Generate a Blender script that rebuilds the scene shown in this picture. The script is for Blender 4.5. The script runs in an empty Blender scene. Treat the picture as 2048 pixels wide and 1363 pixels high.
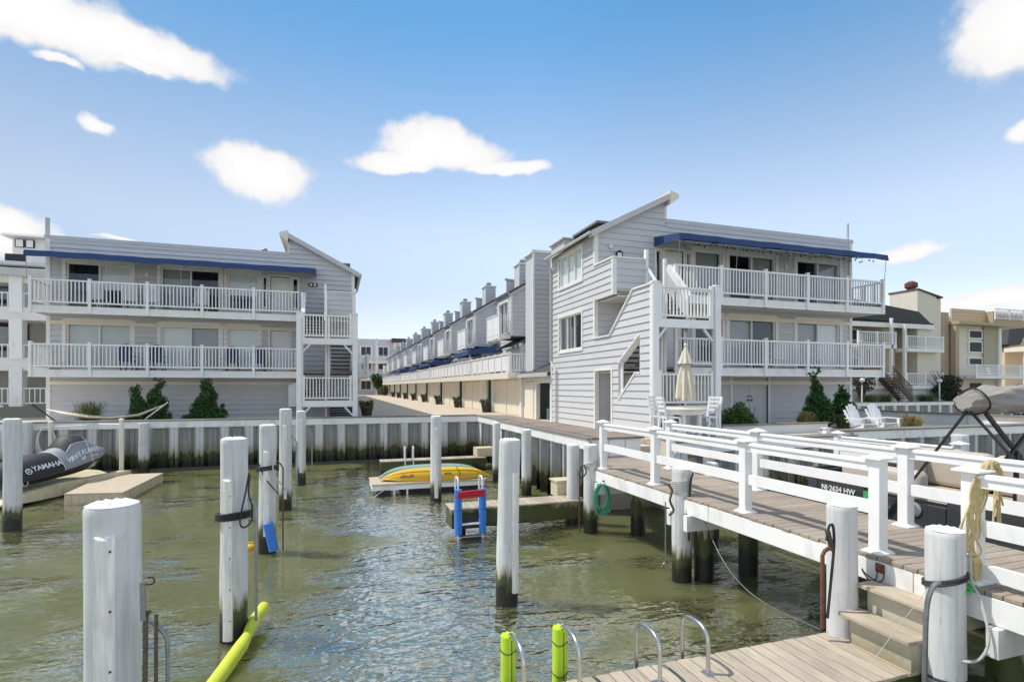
import bpy, math, random
import numpy as np
from mathutils import Vector, Matrix, noise
random.seed(11)
R = math.radians
S = bpy.context.scene
COL = S.collection
# ------------------------------------------------------------ camera
F, CX, HY, HC = 1070.0, 1024.0, 774.0, 1.75
YAW = math.atan2(354, 1070)
FW = (math.sin(YAW), math.cos(YAW)); RT = (math.cos(YAW), -math.sin(YAW))
cam = bpy.data.cameras.new('camera'); co = bpy.data.objects.new('camera', cam); COL.objects.link(co)
co.location = (0, 0, HC); co.rotation_euler = (R(90), 0, -YAW)
cam.sensor_fit = 'HORIZONTAL'; cam.sensor_width = 36; cam.lens = F / 2048 * 36
cam.shift_y = (HY - 681.5) / 2048; cam.clip_start = .05; cam.clip_end = 3000
S.camera = co
# ------------------------------------------------------------ sun and exposure
SUN_AZ, SUN_EL = R(63), R(58)        # azimuth measured from +Y towards -X
SD = Vector((-math.sin(SUN_AZ) * math.cos(SUN_EL), math.cos(SUN_AZ) * math.cos(SUN_EL), math.sin(SUN_EL)))
sl = bpy.data.lights.new('sun', 'SUN'); sl.energy = 2.05; sl.angle = R(.55); sl.color = (1, .955, .88)
so = bpy.data.objects.new('sun', sl); COL.objects.link(so); so.rotation_euler = SD.to_track_quat('Z', 'Y').to_euler()
S.view_settings.view_transform = 'Standard'; S.view_settings.look = 'None'
S.view_settings.exposure = 0.97; S.view_settings.gamma = 1; S.view_settings.use_curve_mapping = False

def ray(px):
    a = (px - CX) / F
    return FW[0] + a * RT[0], FW[1] + a * RT[1]
def onD(px, py, d):
    r = ray(px); return Vector((r[0] * d, r[1] * d, HC - d * (py - HY) / F))
def onY(px, py, Y): return onD(px, py, Y / ray(px)[1])
def onX(px, py, X): return onD(px, py, X / ray(px)[0])
def onZ(px, py, z): return onD(px, py, (HC - z) * F / (py - HY))

# ------------------------------------------------------------ world: sky with fair-weather clouds
W = bpy.data.worlds.new('World'); S.world = W; W.use_nodes = True
W.cycles.sampling_method = 'MANUAL'; W.cycles.sample_map_resolution = 256
wt = W.node_tree; wt.nodes.clear()
def wn(t, **k):
    n = wt.nodes.new(t)
    for a, b in k.items(): setattr(n, a, b)
    return n
def wl(a, b): wt.links.new(a, b)
sky = wn('ShaderNodeTexSky'); sky.sky_type = 'NISHITA'; sky.sun_disc = False
sky.sun_elevation = SUN_EL; sky.sun_rotation = -SUN_AZ; sky.air_density = 1.0; sky.dust_density = .05; sky.ozone_density = 2.2
tc = wn('ShaderNodeTexCoord')
def vmath(op, a, b=None):
    n = wn('ShaderNodeVectorMath', operation=op)
    for i, x in enumerate((a, b)):
        if x is None: continue
        if hasattr(x, 'links'): wl(x, n.inputs[i])
        else: n.inputs[i].default_value = x
    return n.outputs['Value'] if op in ('DOT_PRODUCT', 'LENGTH') else n.outputs['Vector']
def wm(op, a, b=None, c=None):
    n = wn('ShaderNodeMath', operation=op)
    for i, x in enumerate((a, b, c)):
        if x is None: continue
        if hasattr(x, 'links'): wl(x, n.inputs[i])
        else: n.inputs[i].default_value = x
    return n.outputs[0]
dirv = vmath('NORMALIZE', tc.outputs['Generated'])
nz = wn('ShaderNodeTexNoise'); nz.inputs['Scale'].default_value = 8.0; nz.inputs['Detail'].default_value = 7; nz.inputs['Roughness'].default_value = .52
wl(dirv, nz.inputs['Vector'])
nz2 = wn('ShaderNodeTexNoise'); nz2.inputs['Scale'].default_value = 22.0; nz2.inputs['Detail'].default_value = 6; nz2.inputs['Roughness'].default_value = .55
wl(dirv, nz2.inputs['Vector'])
off = vmath('SCALE', vmath('SUBTRACT', nz.outputs['Color'], (.5, .5, .5))); off.node.inputs['Scale'].default_value = .075
dv = vmath('ADD', dirv, off)
# each cloud: direction (from azimuth/elevation seen at the pier), angular half width and height, flat base factor
CL = [(60, 30, 190, 62, 1.2), (225, 85, 165, 46, 1.5), (270, 132, 85, 22, 1.2), (100, 128, 45, 14, 1), (195, 245, 40, 17, 1), (528, 345, 95, 52, .8), (500, 325, 60, 30, 1),
      (880, 310, 150, 62, 1.9), (800, 325, 100, 40, 2), (1010, 338, 110, 26, 1.6), (-15, 455, 90, 52, 1), (240, 470, 70, 9, 1), (2045, 40, 95, 95, 1.2), (2045, 278, 30, 22, 1), (2048, 198, 14, 6, 1),
      (1835, 500, 75, 20, 1.3), (1990, 600, 200, 26, 1.2), (1740, 585, 80, 10, 1)]
cl = []
for px, py, w, h, fl in CL:
    r = ray(px); cl.append((Vector((r[0], r[1], (HY - py) / F)).normalized(), w / F, h / F, fl))
rc = random.Random(5)
for k in range(36):            # unseen clouds added out of frame, denser and larger, to brighten shaded walls
    az = rc.uniform(0, 2 * math.pi); el = R(rc.choice([12, 18, 25, 35, 48, 62, 74]) + rc.uniform(-4, 4))
    v = Vector((math.sin(az) * math.cos(el), math.cos(az) * math.cos(el), math.sin(el)))
    fa = v.x * FW[0] + v.y * FW[1]
    if fa > .15 and abs((v.x * RT[0] + v.y * RT[1]) / fa) < 1.15 and v.z / fa < .9: continue
    w = rc.uniform(.15, .38); cl.append((v, w, w * rc.uniform(.3, .5), 1.3))
acc = None
for c, w, h, fl in cl:
    e1 = Vector((c.y, -c.x, 0)).normalized(); e2 = e1.cross(c)
    mp = wn('ShaderNodeMapping', vector_type='TEXTURE'); wl(dv, mp.inputs['Vector'])
    mp.inputs['Location'].default_value = c; mp.inputs['Scale'].default_value = (w, h, .3)
    mp.inputs['Rotation'].default_value = Matrix(((e1.x, e2.x, -c.x), (e1.y, e2.y, -c.y), (e1.z, e2.z, -c.z))).to_euler()
    v = mp.outputs[0]; v = vmath('MAXIMUM', v, vmath('MULTIPLY', v, (1, -fl, 1)))
    m = wm('ADD', vmath('LENGTH', v), max(0, .5 - h * 14))
    acc = m if acc is None else wm('MINIMUM', acc, m)
acc = wm('SUBTRACT', 1, acc)
acc = wm('ADD', acc, wm('MULTIPLY', wm('SUBTRACT', nz2.outputs['Fac'], .5), .7))
mr = wn('ShaderNodeMapRange'); mr.interpolation_type = 'SMOOTHSTEP'
wl(acc, mr.inputs['Value']); mr.inputs['From Min'].default_value = .0; mr.inputs['From Max'].default_value = .36
mr.inputs['To Max'].default_value = .97
bg = wn('ShaderNodeBackground'); bg.inputs['Strength'].default_value = .15
hs = wn('ShaderNodeHueSaturation'); hs.inputs['Saturation'].default_value = 1.0
sz = wn('ShaderNodeSeparateXYZ'); wl(dirv, sz.inputs[0])
cr = wn('ShaderNodeValToRGB'); cr.color_ramp.interpolation = 'EASE'; wl(sz.outputs['Z'], cr.inputs[0])
E = cr.color_ramp.elements; E[0].position = 0; E[0].color = (.57, .52, .60, 1); E[1].position = .62; E[1].color = (.41, .70, .73, 1)
e = E.new(.14); e.color = (.87, .70, .68, 1); e = E.new(.28); e.color = (1.16, .91, .73, 1)
gm_ = wn('ShaderNodeMix', data_type='RGBA', blend_type='MULTIPLY'); gm_.inputs[0].default_value = 1; wl(sky.outputs[0], gm_.inputs[6]); wl(cr.outputs[0], gm_.inputs[7])
hz_ = vmath('NORMALIZE', vmath('MULTIPLY', dirv, (1, 1, 0)))
az_ = wm('MAXIMUM', wm('SUBTRACT', vmath('DOT_PRODUCT', hz_, (-math.sin(SUN_AZ), math.cos(SUN_AZ), 0)), .12), 0)
az_ = wm('SUBTRACT', 1, wm('MULTIPLY', wm('MULTIPLY', az_, .62), wm('SUBTRACT', 1, wm('MULTIPLY', sz.outputs['Z'], sz.outputs['Z']))))
g2 = vmath('SCALE', gm_.outputs[2]); wl(az_, g2.node.inputs['Scale']); wl(g2, hs.inputs['Color']); wl(hs.outputs[0], bg.inputs['Color'])
bc = wn('ShaderNodeBackground'); bc.inputs['Color'].default_value = (1, .985, .975, 1); bc.inputs['Strength'].default_value = .5
cs = wn('ShaderNodeMapRange'); wl(acc, cs.inputs['Value']); cs.inputs['From Min'].default_value = .1; cs.inputs['From Max'].default_value = .75; cs.inputs['To Min'].default_value = .47; cs.inputs['To Max'].default_value = .535; wl(cs.outputs[0], bc.inputs['Strength'])
mx = wn('ShaderNodeMixShader'); wl(mr.outputs[0], mx.inputs[0]); wl(bg.outputs[0], mx.inputs[1]); wl(bc.outputs[0], mx.inputs[2])
wo = wn('ShaderNodeOutputWorld'); wl(mx.outputs[0], wo.inputs[0])

# ------------------------------------------------------------ mesh helpers
ORG = {}
class MB:
    def __init__(s, M=None): s.v = []; s.f = []; s.M = M
    def add(s, vs, fs):
        o = len(s.v)
        for p in vs:
            p = Vector(p)
            s.v.append(s.M @ p if s.M else p)
        s.f += [tuple(i + o for i in f) for f in fs]; return s
    def hexa(s, p):    # 8 points: bottom ring 0-3, top ring 4-7
        return s.add(p, [(3, 2, 1, 0), (4, 5, 6, 7), (0, 1, 5, 4), (1, 2, 6, 5), (2, 3, 7, 6), (3, 0, 4, 7)])
    def box(s, x0, x1, y0, y1, z0, z1):
        x0, x1 = min(x0, x1), max(x0, x1); y0, y1 = min(y0, y1), max(y0, y1); z0, z1 = min(z0, z1), max(z0, z1)
        return s.hexa([(x0, y0, z0), (x1, y0, z0), (x1, y1, z0), (x0, y1, z0), (x0, y0, z1), (x1, y0, z1), (x1, y1, z1), (x0, y1, z1)])
    def bar(s, p, q, w, h, up=(0, 0, 1)):
        p, q = Vector(p), Vector(q); d = (q - p).normalized(); u = Vector(up)
        if abs(d.dot(u)) > .99: u = Vector((0, 1, 0))
        a = d.cross(u).normalized() * (w / 2); b = a.cross(d).normalized() * (h / 2)
        return s.hexa([p - a - b, p + a - b, q + a - b, q - a - b, p - a + b, p + a + b, q + a + b, q - a + b])
    def tube(s, pts, r, n=8, caps=True):
        pts = [Vector(p) for p in pts]; m = len(pts)
        rs = r if isinstance(r, (list, tuple)) else [r] * m
        t0 = (pts[1] - pts[0]).normalized(); a = t0.orthogonal().normalized(); vs = []; fs = []
        for i, p in enumerate(pts):
            t = (pts[min(i + 1, m - 1)] - pts[max(i - 1, 0)])
            t = t.normalized() if t.length > 1e-9 else t0
            a = (a - t * a.dot(t)); a = a.normalized() if a.length > 1e-6 else t.orthogonal().normalized(); b = t.cross(a)
            for k in range(n):
                g = 2 * math.pi * k / n; vs.append(p + (a * math.cos(g) + b * math.sin(g)) * rs[i])
        for i in range(m - 1):
            for k in range(n):
                fs.append((i * n + k, i * n + (k + 1) % n, (i + 1) * n + (k + 1) % n, (i + 1) * n + k))
        if caps: fs.append(tuple(range(n - 1, -1, -1))); fs.append(tuple((m - 1) * n + k for k in range(n)))
        return s.add(vs, fs)
    def lathe(s, prof, c, n=20, M=None):
        vs = []; fs = []; c = Vector(c)
        for r, z in prof:
            for k in range(n):
                g = 2 * math.pi * k / n; p = Vector((r * math.cos(g), r * math.sin(g), z))
                vs.append(c + (M @ p if M else p))
        for i in range(len(prof) - 1):
            for k in range(n): fs.append((i * n + k, i * n + (k + 1) % n, (i + 1) * n + (k + 1) % n, (i + 1) * n + k))
        fs.append(tuple(range(n - 1, -1, -1))); fs.append(tuple((len(prof) - 1) * n + k for k in range(n)))
        return s.add(vs, fs)
    def prism(s, poly, axis, c0, c1):
        def pt(a, b, c): return {'x': (c, a, b), 'y': (a, c, b), 'z': (a, b, c)}[axis]
        n = len(poly); vs = [pt(a, b, c0) for a, b in poly] + [pt(a, b, c1) for a, b in poly]
        fs = [tuple(range(n - 1, -1, -1)), tuple(range(n, 2 * n))] + [(i, (i + 1) % n, n + (i + 1) % n, n + i) for i in range(n)]
        return s.add(vs, fs)
    def ell(s, c, rx, ry, rz, n=12, m=8, jit=0, seed=0):
        vs = []; fs = []; c = Vector(c)
        for i in range(m + 1):
            th = math.pi * i / m
            for k in range(n):
                g = 2 * math.pi * k / n; p = Vector((math.sin(th) * math.cos(g), math.sin(th) * math.sin(g), math.cos(th)))
                j = 1 + jit * noise.noise(p * 2 + Vector((seed, 0, 0))); vs.append(c + Vector((p.x * rx, p.y * ry, p.z * rz)) * j)
        for i in range(m):
            for k in range(n): fs.append((i * n + k, (i + 1) * n + k, (i + 1) * n + (k + 1) % n, i * n + (k + 1) % n))
        return s.add(vs, fs)
    def loft(s, secs, closed=True, caps=True):   # list of rings with equal counts
        n = len(secs[0]); vs = [p for r in secs for p in r]; fs = []
        for i in range(len(secs) - 1):
            for k in range(n if closed else n - 1): fs.append((i * n + k, i * n + (k + 1) % n, (i + 1) * n + (k + 1) % n, (i + 1) * n + k))
        if caps: fs.append(tuple(range(n - 1, -1, -1))); fs.append(tuple((len(secs) - 1) * n + k for k in range(n)))
        return s.add(vs, fs)
    def build(s, name, mat, parent=None, smooth=False, kind=None, recalc=False, bevel=0):
        me = bpy.data.meshes.new(name)
        c = Vector((0, 0, 0))
        if s.v:
            lo = Vector([min(p[i] for p in s.v) for i in range(3)]); hi = Vector([max(p[i] for p in s.v) for i in range(3)])
            c = Vector(((lo.x + hi.x) / 2, (lo.y + hi.y) / 2, lo.z))
        me.from_pydata([p - c for p in s.v], [], s.f)
        if recalc or bevel:
            import bmesh
            bm = bmesh.new(); bm.from_mesh(me)
            if recalc: bmesh.ops.recalc_face_normals(bm, faces=bm.faces)
            if bevel: bmesh.ops.bevel(bm, geom=list(bm.edges), offset=bevel, segments=1, affect='EDGES', clamp_overlap=True)
            bm.to_mesh(me); bm.free()
        if smooth:
            me.polygons.foreach_set('use_smooth', [True] * len(me.polygons)); me.set_sharp_from_angle(angle=R(42))
        me.materials.append(mat)
        return place(bpy.data.objects.new(name, me), c, parent, kind)
def place(o, c, parent=None, kind=None):
    COL.objects.link(o); c = Vector(c)
    if parent: o.parent = parent; o.location = c - ORG[parent.name]
    else: o.location = c
    ORG[o.name] = c
    if kind: o['kind'] = kind
    return o
def inst(src, c, parent=None, rz=0, name=None):
    o = bpy.data.objects.new(name or src.name.split('.')[0], src.data); place(o, c, parent)
    if rz: o.rotation_euler.z = rz
    return o
def tag(o, label, cat, group=None):
    o['label'] = label; o['category'] = cat
    if group: o['group'] = group
    return o
def thing(name, label, cat, loc=(0, 0, 0), group=None):
    return tag(place(bpy.data.objects.new(name, None), loc), label, cat, group)
def kids(o): return [c for c in bpy.data.objects if c.parent == o]
def copy_tree(o, loc=None, parent=None, rz=None, ch=None):
    c = o.copy(); COL.objects.link(c)
    if parent: c.parent = parent
    if loc is not None: c.location = loc
    if rz is not None: c.rotation_euler.z = rz
    ORG[c.name] = Vector(c.location)
    for k in CH.get(o.name, None) or kids(o): copy_tree(k, None, c)
    return c
CH = {}

# ------------------------------------------------------------ materials
def nodes(name):
    m = bpy.data.materials.new(name); m.use_nodes = True; t = m.node_tree; b = t.nodes['Principled BSDF']; return m, t, b
def nn(t, ty, **k):
    n = t.nodes.new(ty)
    for a, b in k.items(): setattr(n, a, b)
    return n
def posn(t, stretch=(1, 1, 1), obj=False):
    if obj: g = nn(t, 'ShaderNodeTexCoord').outputs['Object']
    else: g = nn(t, 'ShaderNodeNewGeometry').outputs['Position']
    mp = nn(t, 'ShaderNodeMapping'); mp.inputs['Scale'].default_value = stretch; t.links.new(g, mp.inputs['Vector']); return mp.outputs[0]
def noisen(t, vec, sc, det=5, rough=.55):
    n = nn(t, 'ShaderNodeTexNoise'); n.inputs['Scale'].default_value = sc; n.inputs['Detail'].default_value = det; n.inputs['Roughness'].default_value = rough
    t.links.new(vec, n.inputs['Vector']); return n.outputs['Fac']
def mrange(t, v, a, b, c, d, smooth=False):
    n = nn(t, 'ShaderNodeMapRange'); t.links.new(v, n.inputs['Value'])
    if smooth: n.interpolation_type = 'SMOOTHSTEP'
    for k, x in zip(('From Min', 'From Max', 'To Min', 'To Max'), (a, b, c, d)): n.inputs[k].default_value = x
    return n.outputs[0]
def mth(t, op, a, b):
    n = nn(t, 'ShaderNodeMath', operation=op)
    for i, x in enumerate((a, b)):
        if hasattr(x, 'links'): t.links.new(x, n.inputs[i])
        else: n.inputs[i].default_value = x
    return n.outputs[0]
def mix(t, fac, a, b, bt='MIX'):
    n = nn(t, 'ShaderNodeMix', data_type='RGBA', blend_type=bt)
    if hasattr(fac, 'links'): t.links.new(fac, n.inputs[0])
    else: n.inputs[0].default_value = fac
    for i, x in ((6, a), (7, b)):
        if hasattr(x, 'links'): t.links.new(x, n.inputs[i])
        else: n.inputs[i].default_value = (*x, 1) if len(x) == 3 else x
    return n.outputs[2]
def scale_col(t, col, fac):
    n = nn(t, 'ShaderNodeVectorMath', operation='SCALE')
    if hasattr(col, 'links'): t.links.new(col, n.inputs[0])
    else: n.inputs[0].default_value = col[:3]
    t.links.new(fac, n.inputs['Scale']); return n.outputs[0]
def add_bump(t, b, h, st, dist=.02):
    n = nn(t, 'ShaderNodeBump'); n.inputs['Strength'].default_value = st; n.inputs['Distance'].default_value = dist
    t.links.new(h, n.inputs['Height']); t.links.new(n.outputs[0], b.inputs['Normal']); return n
def M(name, col, rough=.6, var=.08, vs=3, rnd=0, bump=0, bs=40, metal=0, spec=.5, stretch=(1, 1, 1), dirt=None, ds=2.0, damt=.5, coat=0, trans=0):
    m, t, b = nodes(name); v = posn(t, stretch)
    c = scale_col(t, col, mrange(t, noisen(t, v, vs), .25, .75, 1 - var, 1 + var))
    if dirt: c = mix(t, mrange(t, noisen(t, posn(t, (1, 1, .45)), ds, 8, .62), .52, .72, 0, damt, True), c, dirt)
    if rnd:
        oi = nn(t, 'ShaderNodeObjectInfo'); c = scale_col(t, c, mrange(t, oi.outputs['Random'], 0, 1, 1 - rnd, 1 + rnd))
    t.links.new(c, b.inputs['Base Color'])
    b.inputs['Roughness'].default_value = rough; b.inputs['Metallic'].default_value = metal; b.inputs['Specular IOR Level'].default_value = spec
    if coat: b.inputs['Coat Weight'].default_value = coat; b.inputs['Coat Roughness'].default_value = .08
    if bump: add_bump(t, b, noisen(t, v, bs), bump)
    return m
def M_algae(name, clean, rough, z_dark, z_green, z_clean, amp, stretch, streak=0):
    m, t, b = nodes(name); g = nn(t, 'ShaderNodeNewGeometry'); sx = nn(t, 'ShaderNodeSeparateXYZ'); t.links.new(g.outputs['Position'], sx.inputs[0])
    v = posn(t, stretch); n1 = noisen(t, v, 2.2, 7, .65); n2 = noisen(t, posn(t, (9, 9, .35)), 3, 5, .6)
    z = mth(t, 'ADD', sx.outputs['Z'], mrange(t, n1, .2, .8, -amp, amp))
    c = scale_col(t, clean, mrange(t, noisen(t, posn(t), 2.3), .25, .75, .9, 1.08))
    if streak: c = mix(t, mrange(t, n2, .42, .75, 0, streak, True), c, (.2, .2, .19))
    c = mix(t, mrange(t, noisen(t, posn(t, (1, 1, .12)), 26, 3, .5), .68, .74, 0, .5), c, (.2, .185, .16))
    c = mix(t, mrange(t, noisen(t, posn(t), 7, 6, .7), .6, .74, 0, .4), c, (.42, .40, .35))
    c = mix(t, mrange(t, z, z_clean, z_green, 0, .8, True), c, (.27, .235, .13))
    c = mix(t, mrange(t, z, z_green + .03, z_green - .06, 0, 1, True), c, (.062, .07, .018))
    c = mix(t, mrange(t, z, z_dark + .05, z_dark - .05, 0, 1, True), c, (.018, .016, .011))
    t.links.new(c, b.inputs['Base Color'])
    t.links.new(mrange(t, z, z_green, z_dark - .1, rough, .35), b.inputs['Roughness'])
    add_bump(t, b, mth(t, 'MULTIPLY', noisen(t, posn(t), 34), mrange(t, z, z_clean, z_dark, .15, 1.0)), .5, .03)
    return m
def M_wood(name, col, grain=(3, 40, 40), rough=.75, rnd=.18, dark=.6, bump=.25):
    m, t, b = nodes(name); v = posn(t, grain)
    n = noisen(t, v, 1.0, 8, .62); c = mix(t, mrange(t, n, .3, .75, 0, 1), tuple(x * dark for x in col), tuple(x * 1.18 for x in col))
    c = scale_col(t, c, mrange(t, noisen(t, posn(t), 1.4), .3, .7, .86, 1.1))
    oi = nn(t, 'ShaderNodeObjectInfo'); c = scale_col(t, c, mrange(t, oi.outputs['Random'], 0, 1, 1 - rnd, 1 + rnd))
    t.links.new(c, b.inputs['Base Color']); b.inputs['Roughness'].default_value = rough; b.inputs['Specular IOR Level'].default_value = .3
    add_bump(t, b, n, bump, .01); return m
def M_leaf(name, col, var=.35, trans=.25):
    m, t, b = nodes(name); oi = nn(t, 'ShaderNodeNewGeometry')
    c = scale_col(t, col, mrange(t, oi.outputs['Random Per Island'], 0, 1, 1 - var, 1 + var))
    c = mix(t, mrange(t, noisen(t, posn(t), 3.0), .35, .7, 0, .5), c, tuple(x * .45 for x in col))
    t.links.new(c, b.inputs['Base Color']); b.inputs['Roughness'].default_value = .55; b.inputs['Specular IOR Level'].default_value = .3
    return m
def M_glass(name, tint=(.75, .8, .82), refl=1.0, op=.35):
    m, t, b = nodes(name); out = t.nodes['Material Output']; t.nodes.remove(b)
    tr = nn(t, 'ShaderNodeBsdfTransparent'); tr.inputs[0].default_value = (*tint, 1)
    gl = nn(t, 'ShaderNodeBsdfGlossy'); gl.inputs['Roughness'].default_value = .02; gl.inputs[0].default_value = (.95, .97, 1, 1)
    fr = nn(t, 'ShaderNodeFresnel'); fr.inputs[0].default_value = 1.5
    mxs = nn(t, 'ShaderNodeMixShader'); bf = nn(t, 'ShaderNodeNewGeometry').outputs['Backfacing']; t.links.new(mth(t, 'MULTIPLY', mrange(t, fr.outputs[0], 0, 1, .02, 1), mth(t, 'SUBTRACT', 1, bf)), mxs.inputs[0]); t.links.new(tr.outputs[0], mxs.inputs[1]); t.links.new(gl.outputs[0], mxs.inputs[2])
    t.links.new(mxs.outputs[0], out.inputs[0]); return m
SID = M('siding_grey', (.58, .58, .585), .62, .05, 1.5, rnd=.025, bump=.06, bs=60, stretch=(1, 1, 8), dirt=(.47, .46, .45), ds=1.1, damt=.3)
SHE = M('sheathing_grey', (.55, .54, .53), .7, .04)
TRIM = M('trim_white', (.82, .80, .75), .5, .05, 2, dirt=(.56, .54, .49), ds=1.6, damt=.45)
VIN = M('vinyl_white', (.86, .85, .83), .38, .04, 2, rnd=.02, dirt=(.5, .5, .47), ds=2.2, damt=.35)
VINR = M('vinyl_rail_white', (.87, .86, .84), .35, .035, 3, rnd=.015, dirt=(.6, .59, .55), ds=2.6, damt=.35, bump=.03, bs=90)
CREAM = M('cream_trim', (.80, .73, .60), .55, .05, 2, dirt=(.5, .45, .36), damt=.3)
RAKE = M('rake_grey', (.55, .54, .53), .55, .06, 2)
SOFF = M('soffit_white', (.74, .73, .71), .6, .04)
CONC = M('concrete_drive', (.53, .45, .35), .85, .1, .8, dirt=(.46, .41, .34), ds=.6, damt=.4, bump=.15, bs=30)
GRND = M('ground_gravel', (.58, .53, .45), .95, .2, 2)
DARK = M('dark_interior', (.055, .058, .06), .8, .1)
INTR = M('room_interior', (.22, .22, .21), .8, .1)
BLIND = M('blind_fabric', (.74, .75, .73), .7, .04, 3)
SHADE = M('shade_white', (.86, .87, .84), .6, .03)
CURT = M('curtain_grey', (.42, .43, .42), .8, .12, 4, stretch=(14, 14, .3))
GLASS = M_glass('window_glass', (.93, .95, .95)); GLASSD = M_glass('window_glass_dark', (.65, .68, .7))
BLUE = M('awning_blue', (.022, .055, .165), .7, .1, 5, rnd=.1, bump=.12, bs=18)
ROOF = M('shingle_dark', (.07, .07, .073), .9, .25, 14, bump=.3, bs=25)
GUT = M('gutter_grey', (.52, .52, .5), .4, .05)
DECKW = M_wood('deck_plank_wood', (.38, .315, .25), (4, 55, 55), rnd=.13, dark=.72)
DOCKW = M_wood('dock_plank_wood', (.50, .42, .32), (55, 4, 55), rnd=.14, dark=.68)
BWALK = M_wood('boardwalk_wood', (.32, .25, .20), (6, 55, 55), rnd=.15, dark=.7)
CAPW = M_wood('cap_wood', (.26, .24, .215), (4, 40, 40), rnd=.12)
RUBW = M_wood('rub_strip_wood', (.86, .82, .76), (40, 40, 3), rnd=.06, dark=.75)
BRNW = M_wood('stair_wood_brown', (.13, .085, .055), (10, 40, 40), rnd=.15)
PILE = M_algae('piling_wrap', (.67, .665, .65), .55, -1.12, -.95, -.78, .2, (5, 5, .55), .32)
PILEB = M_algae('pier_pile_wrap', (.62, .59, .53), .55, -1.0, -.62, -.25, .28, (4, 4, .5), .3)
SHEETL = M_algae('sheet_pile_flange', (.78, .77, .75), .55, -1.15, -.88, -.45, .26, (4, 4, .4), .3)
SHEETD = M_algae('sheet_pile_pan_shaded', (.38, .375, .365), .6, -1.08, -.78, -.3, .3, (4, 4, .4), .7)  # base colour darkened to paint in the recess shade, besides streaks and algae
FASC = M('fascia_white', (.86, .85, .82), .5, .06, 1.4, dirt=(.44, .41, .36), ds=1.8, damt=.5)
DOCKS = M_algae('dock_skirt', (.33, .3, .22), .75, -1.22, -.82, -.5, .2, (1, 1, 1))
STEPW = M_algae('step_riser_wood', (.55, .5, .39), .7, -2, -.86, -.5, .12, (2, 2, 1))
STEEL = M('stainless_steel', (.62, .62, .61), .28, .1, 6, metal=1, bump=.05, bs=60)
GALV = M('galvanized_steel', (.30, .31, .32), .45, .2, 12, metal=.8, bump=.15, bs=40)
RUST = M('rusty_steel', (.16, .075, .045), .75, .35, 14, metal=.3, bump=.3, bs=60)
BLACK = M('black_rubber', (.018, .018, .02), .55, .2, 8)
ROPEW = M('rope_white', (.58, .57, .53), .85, .12, 30, bump=.6, bs=180)
ROPEY = M('rope_yellow', (.68, .54, .27), .85, .14, 30, bump=.6, bs=180)
ROPEG = M('rope_green', (.045, .34, .20), .6, .2, 30, bump=.5, bs=160)
ROPED = M('rope_dark', (.05, .05, .055), .85, .3, 30, bump=.6, bs=160)
ROPEB = M('rope_brown', (.14, .11, .08), .85, .3, 30, bump=.6, bs=160)
LIME = M('foam_lime', (.50, .72, .03), .7, .06, 6, bump=.12, bs=45, dirt=(.36, .45, .05), ds=5, damt=.35)
LIMEP = M('foam_lime_faded', (.58, .64, .05), .7, .08, 4, bump=.12, bs=45, dirt=(.34, .36, .06), ds=4, damt=.5)
FOAMB = M('foam_blue', (.045, .22, .66), .7, .08, 6, bump=.12, bs=45, dirt=(.05, .12, .25), ds=5, damt=.4)
RED = M('strap_red', (.52, .02, .035), .6, .12, 8, bump=.1)
YEL = M('plastic_yellow', (.72, .42, .015), .38, .08, 2, dirt=(.62, .36, .05), ds=2.5, damt=.4)
TEAL = M('plastic_teal', (.22, .34, .30), .4, .08, 2)
TAN = M('dock_float_tan', (.55, .45, .30), .7, .08, 4, dirt=(.33, .26, .16), ds=3, damt=.5, bump=.1)
TANTOP = M('dock_top_tan', (.52, .43, .31), .8, .1, 6, dirt=(.36, .30, .23), ds=2, damt=.5, bump=.2)
CREAMP = M('float_cream', (.62, .54, .36), .6, .08, 4, dirt=(.25, .22, .12), ds=3, damt=.45)
COVG = M('cover_grey', (.27, .28, .31), .6, .08, 6, bump=.15, bs=10)
COVB = M('cover_black', (.022, .023, .026), .6, .15, 6, bump=.15, bs=10)
HULLB = M('hull_black', (.014, .014, .016), .25, .1, 5, coat=.3)
WHITEP = M('white_plastic', (.78, .78, .77), .45, .03)
LETW = M('lettering_white', (.80, .80, .82), .5, .02)
LETD = M('lettering_dark', (.035, .03, .02), .5, .02)
SEATB = M('seat_beige', (.50, .44, .36), .5, .06, 4, bump=.08, bs=12)
SEATT = M('seat_taupe', (.20, .19, .18), .55, .06, 4)
BOATG = M('boat_side_grey', (.045, .047, .052), .28, .08, 5, coat=.3)
ALUM = M('aluminium', (.55, .56, .57), .35, .06, metal=.9)
BIM = M('bimini_canvas', (.33, .30, .265), .85, .12, 6, bump=.3, bs=9)
UMB = M('umbrella_cream', (.68, .62, .48), .8, .07, 8, bump=.1, bs=14)
TERRA = M('pot_brown', (.05, .035, .025), .7, .15)
TANS = M('siding_tan', (.45, .35, .23), .7, .08, 2)
TANL = M('siding_tan_warm', (.60, .45, .28), .7, .08, 2)
STUC = M('stucco_cream', (.72, .66, .54), .85, .05, 3, bump=.1)
GRAVEL = M('gravel_tan', (.36, .29, .21), .9, .4, 40, bump=.6, bs=45)
STONE = M('gravel_stones', (.42, .34, .25), .9, .3, 9)
JUN = M_leaf('juniper_leaf', (.05, .12, .03), .6)
BUSHL = M_leaf('bush_leaf', (.075, .15, .028), .4)
GRASSG = M_leaf('grass_green', (.12, .155, .055), .35)
GRASSY = M_leaf('grass_straw', (.30, .24, .09), .35)
DARKL = M_leaf('dark_leaf', (.035, .05, .028), .4)
FLOW = M_leaf('flower_leaf', (.09, .14, .05), .5)
BARK = M('bark_brown', (.09, .065, .045), .9, .3, 12, bump=.5, bs=30)
NAVY = M('chair_navy', (.02, .035, .13), .5, .1)
ORANGE = M('rust_stain', (.55, .17, .04), .8, .2, 10)
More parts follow.
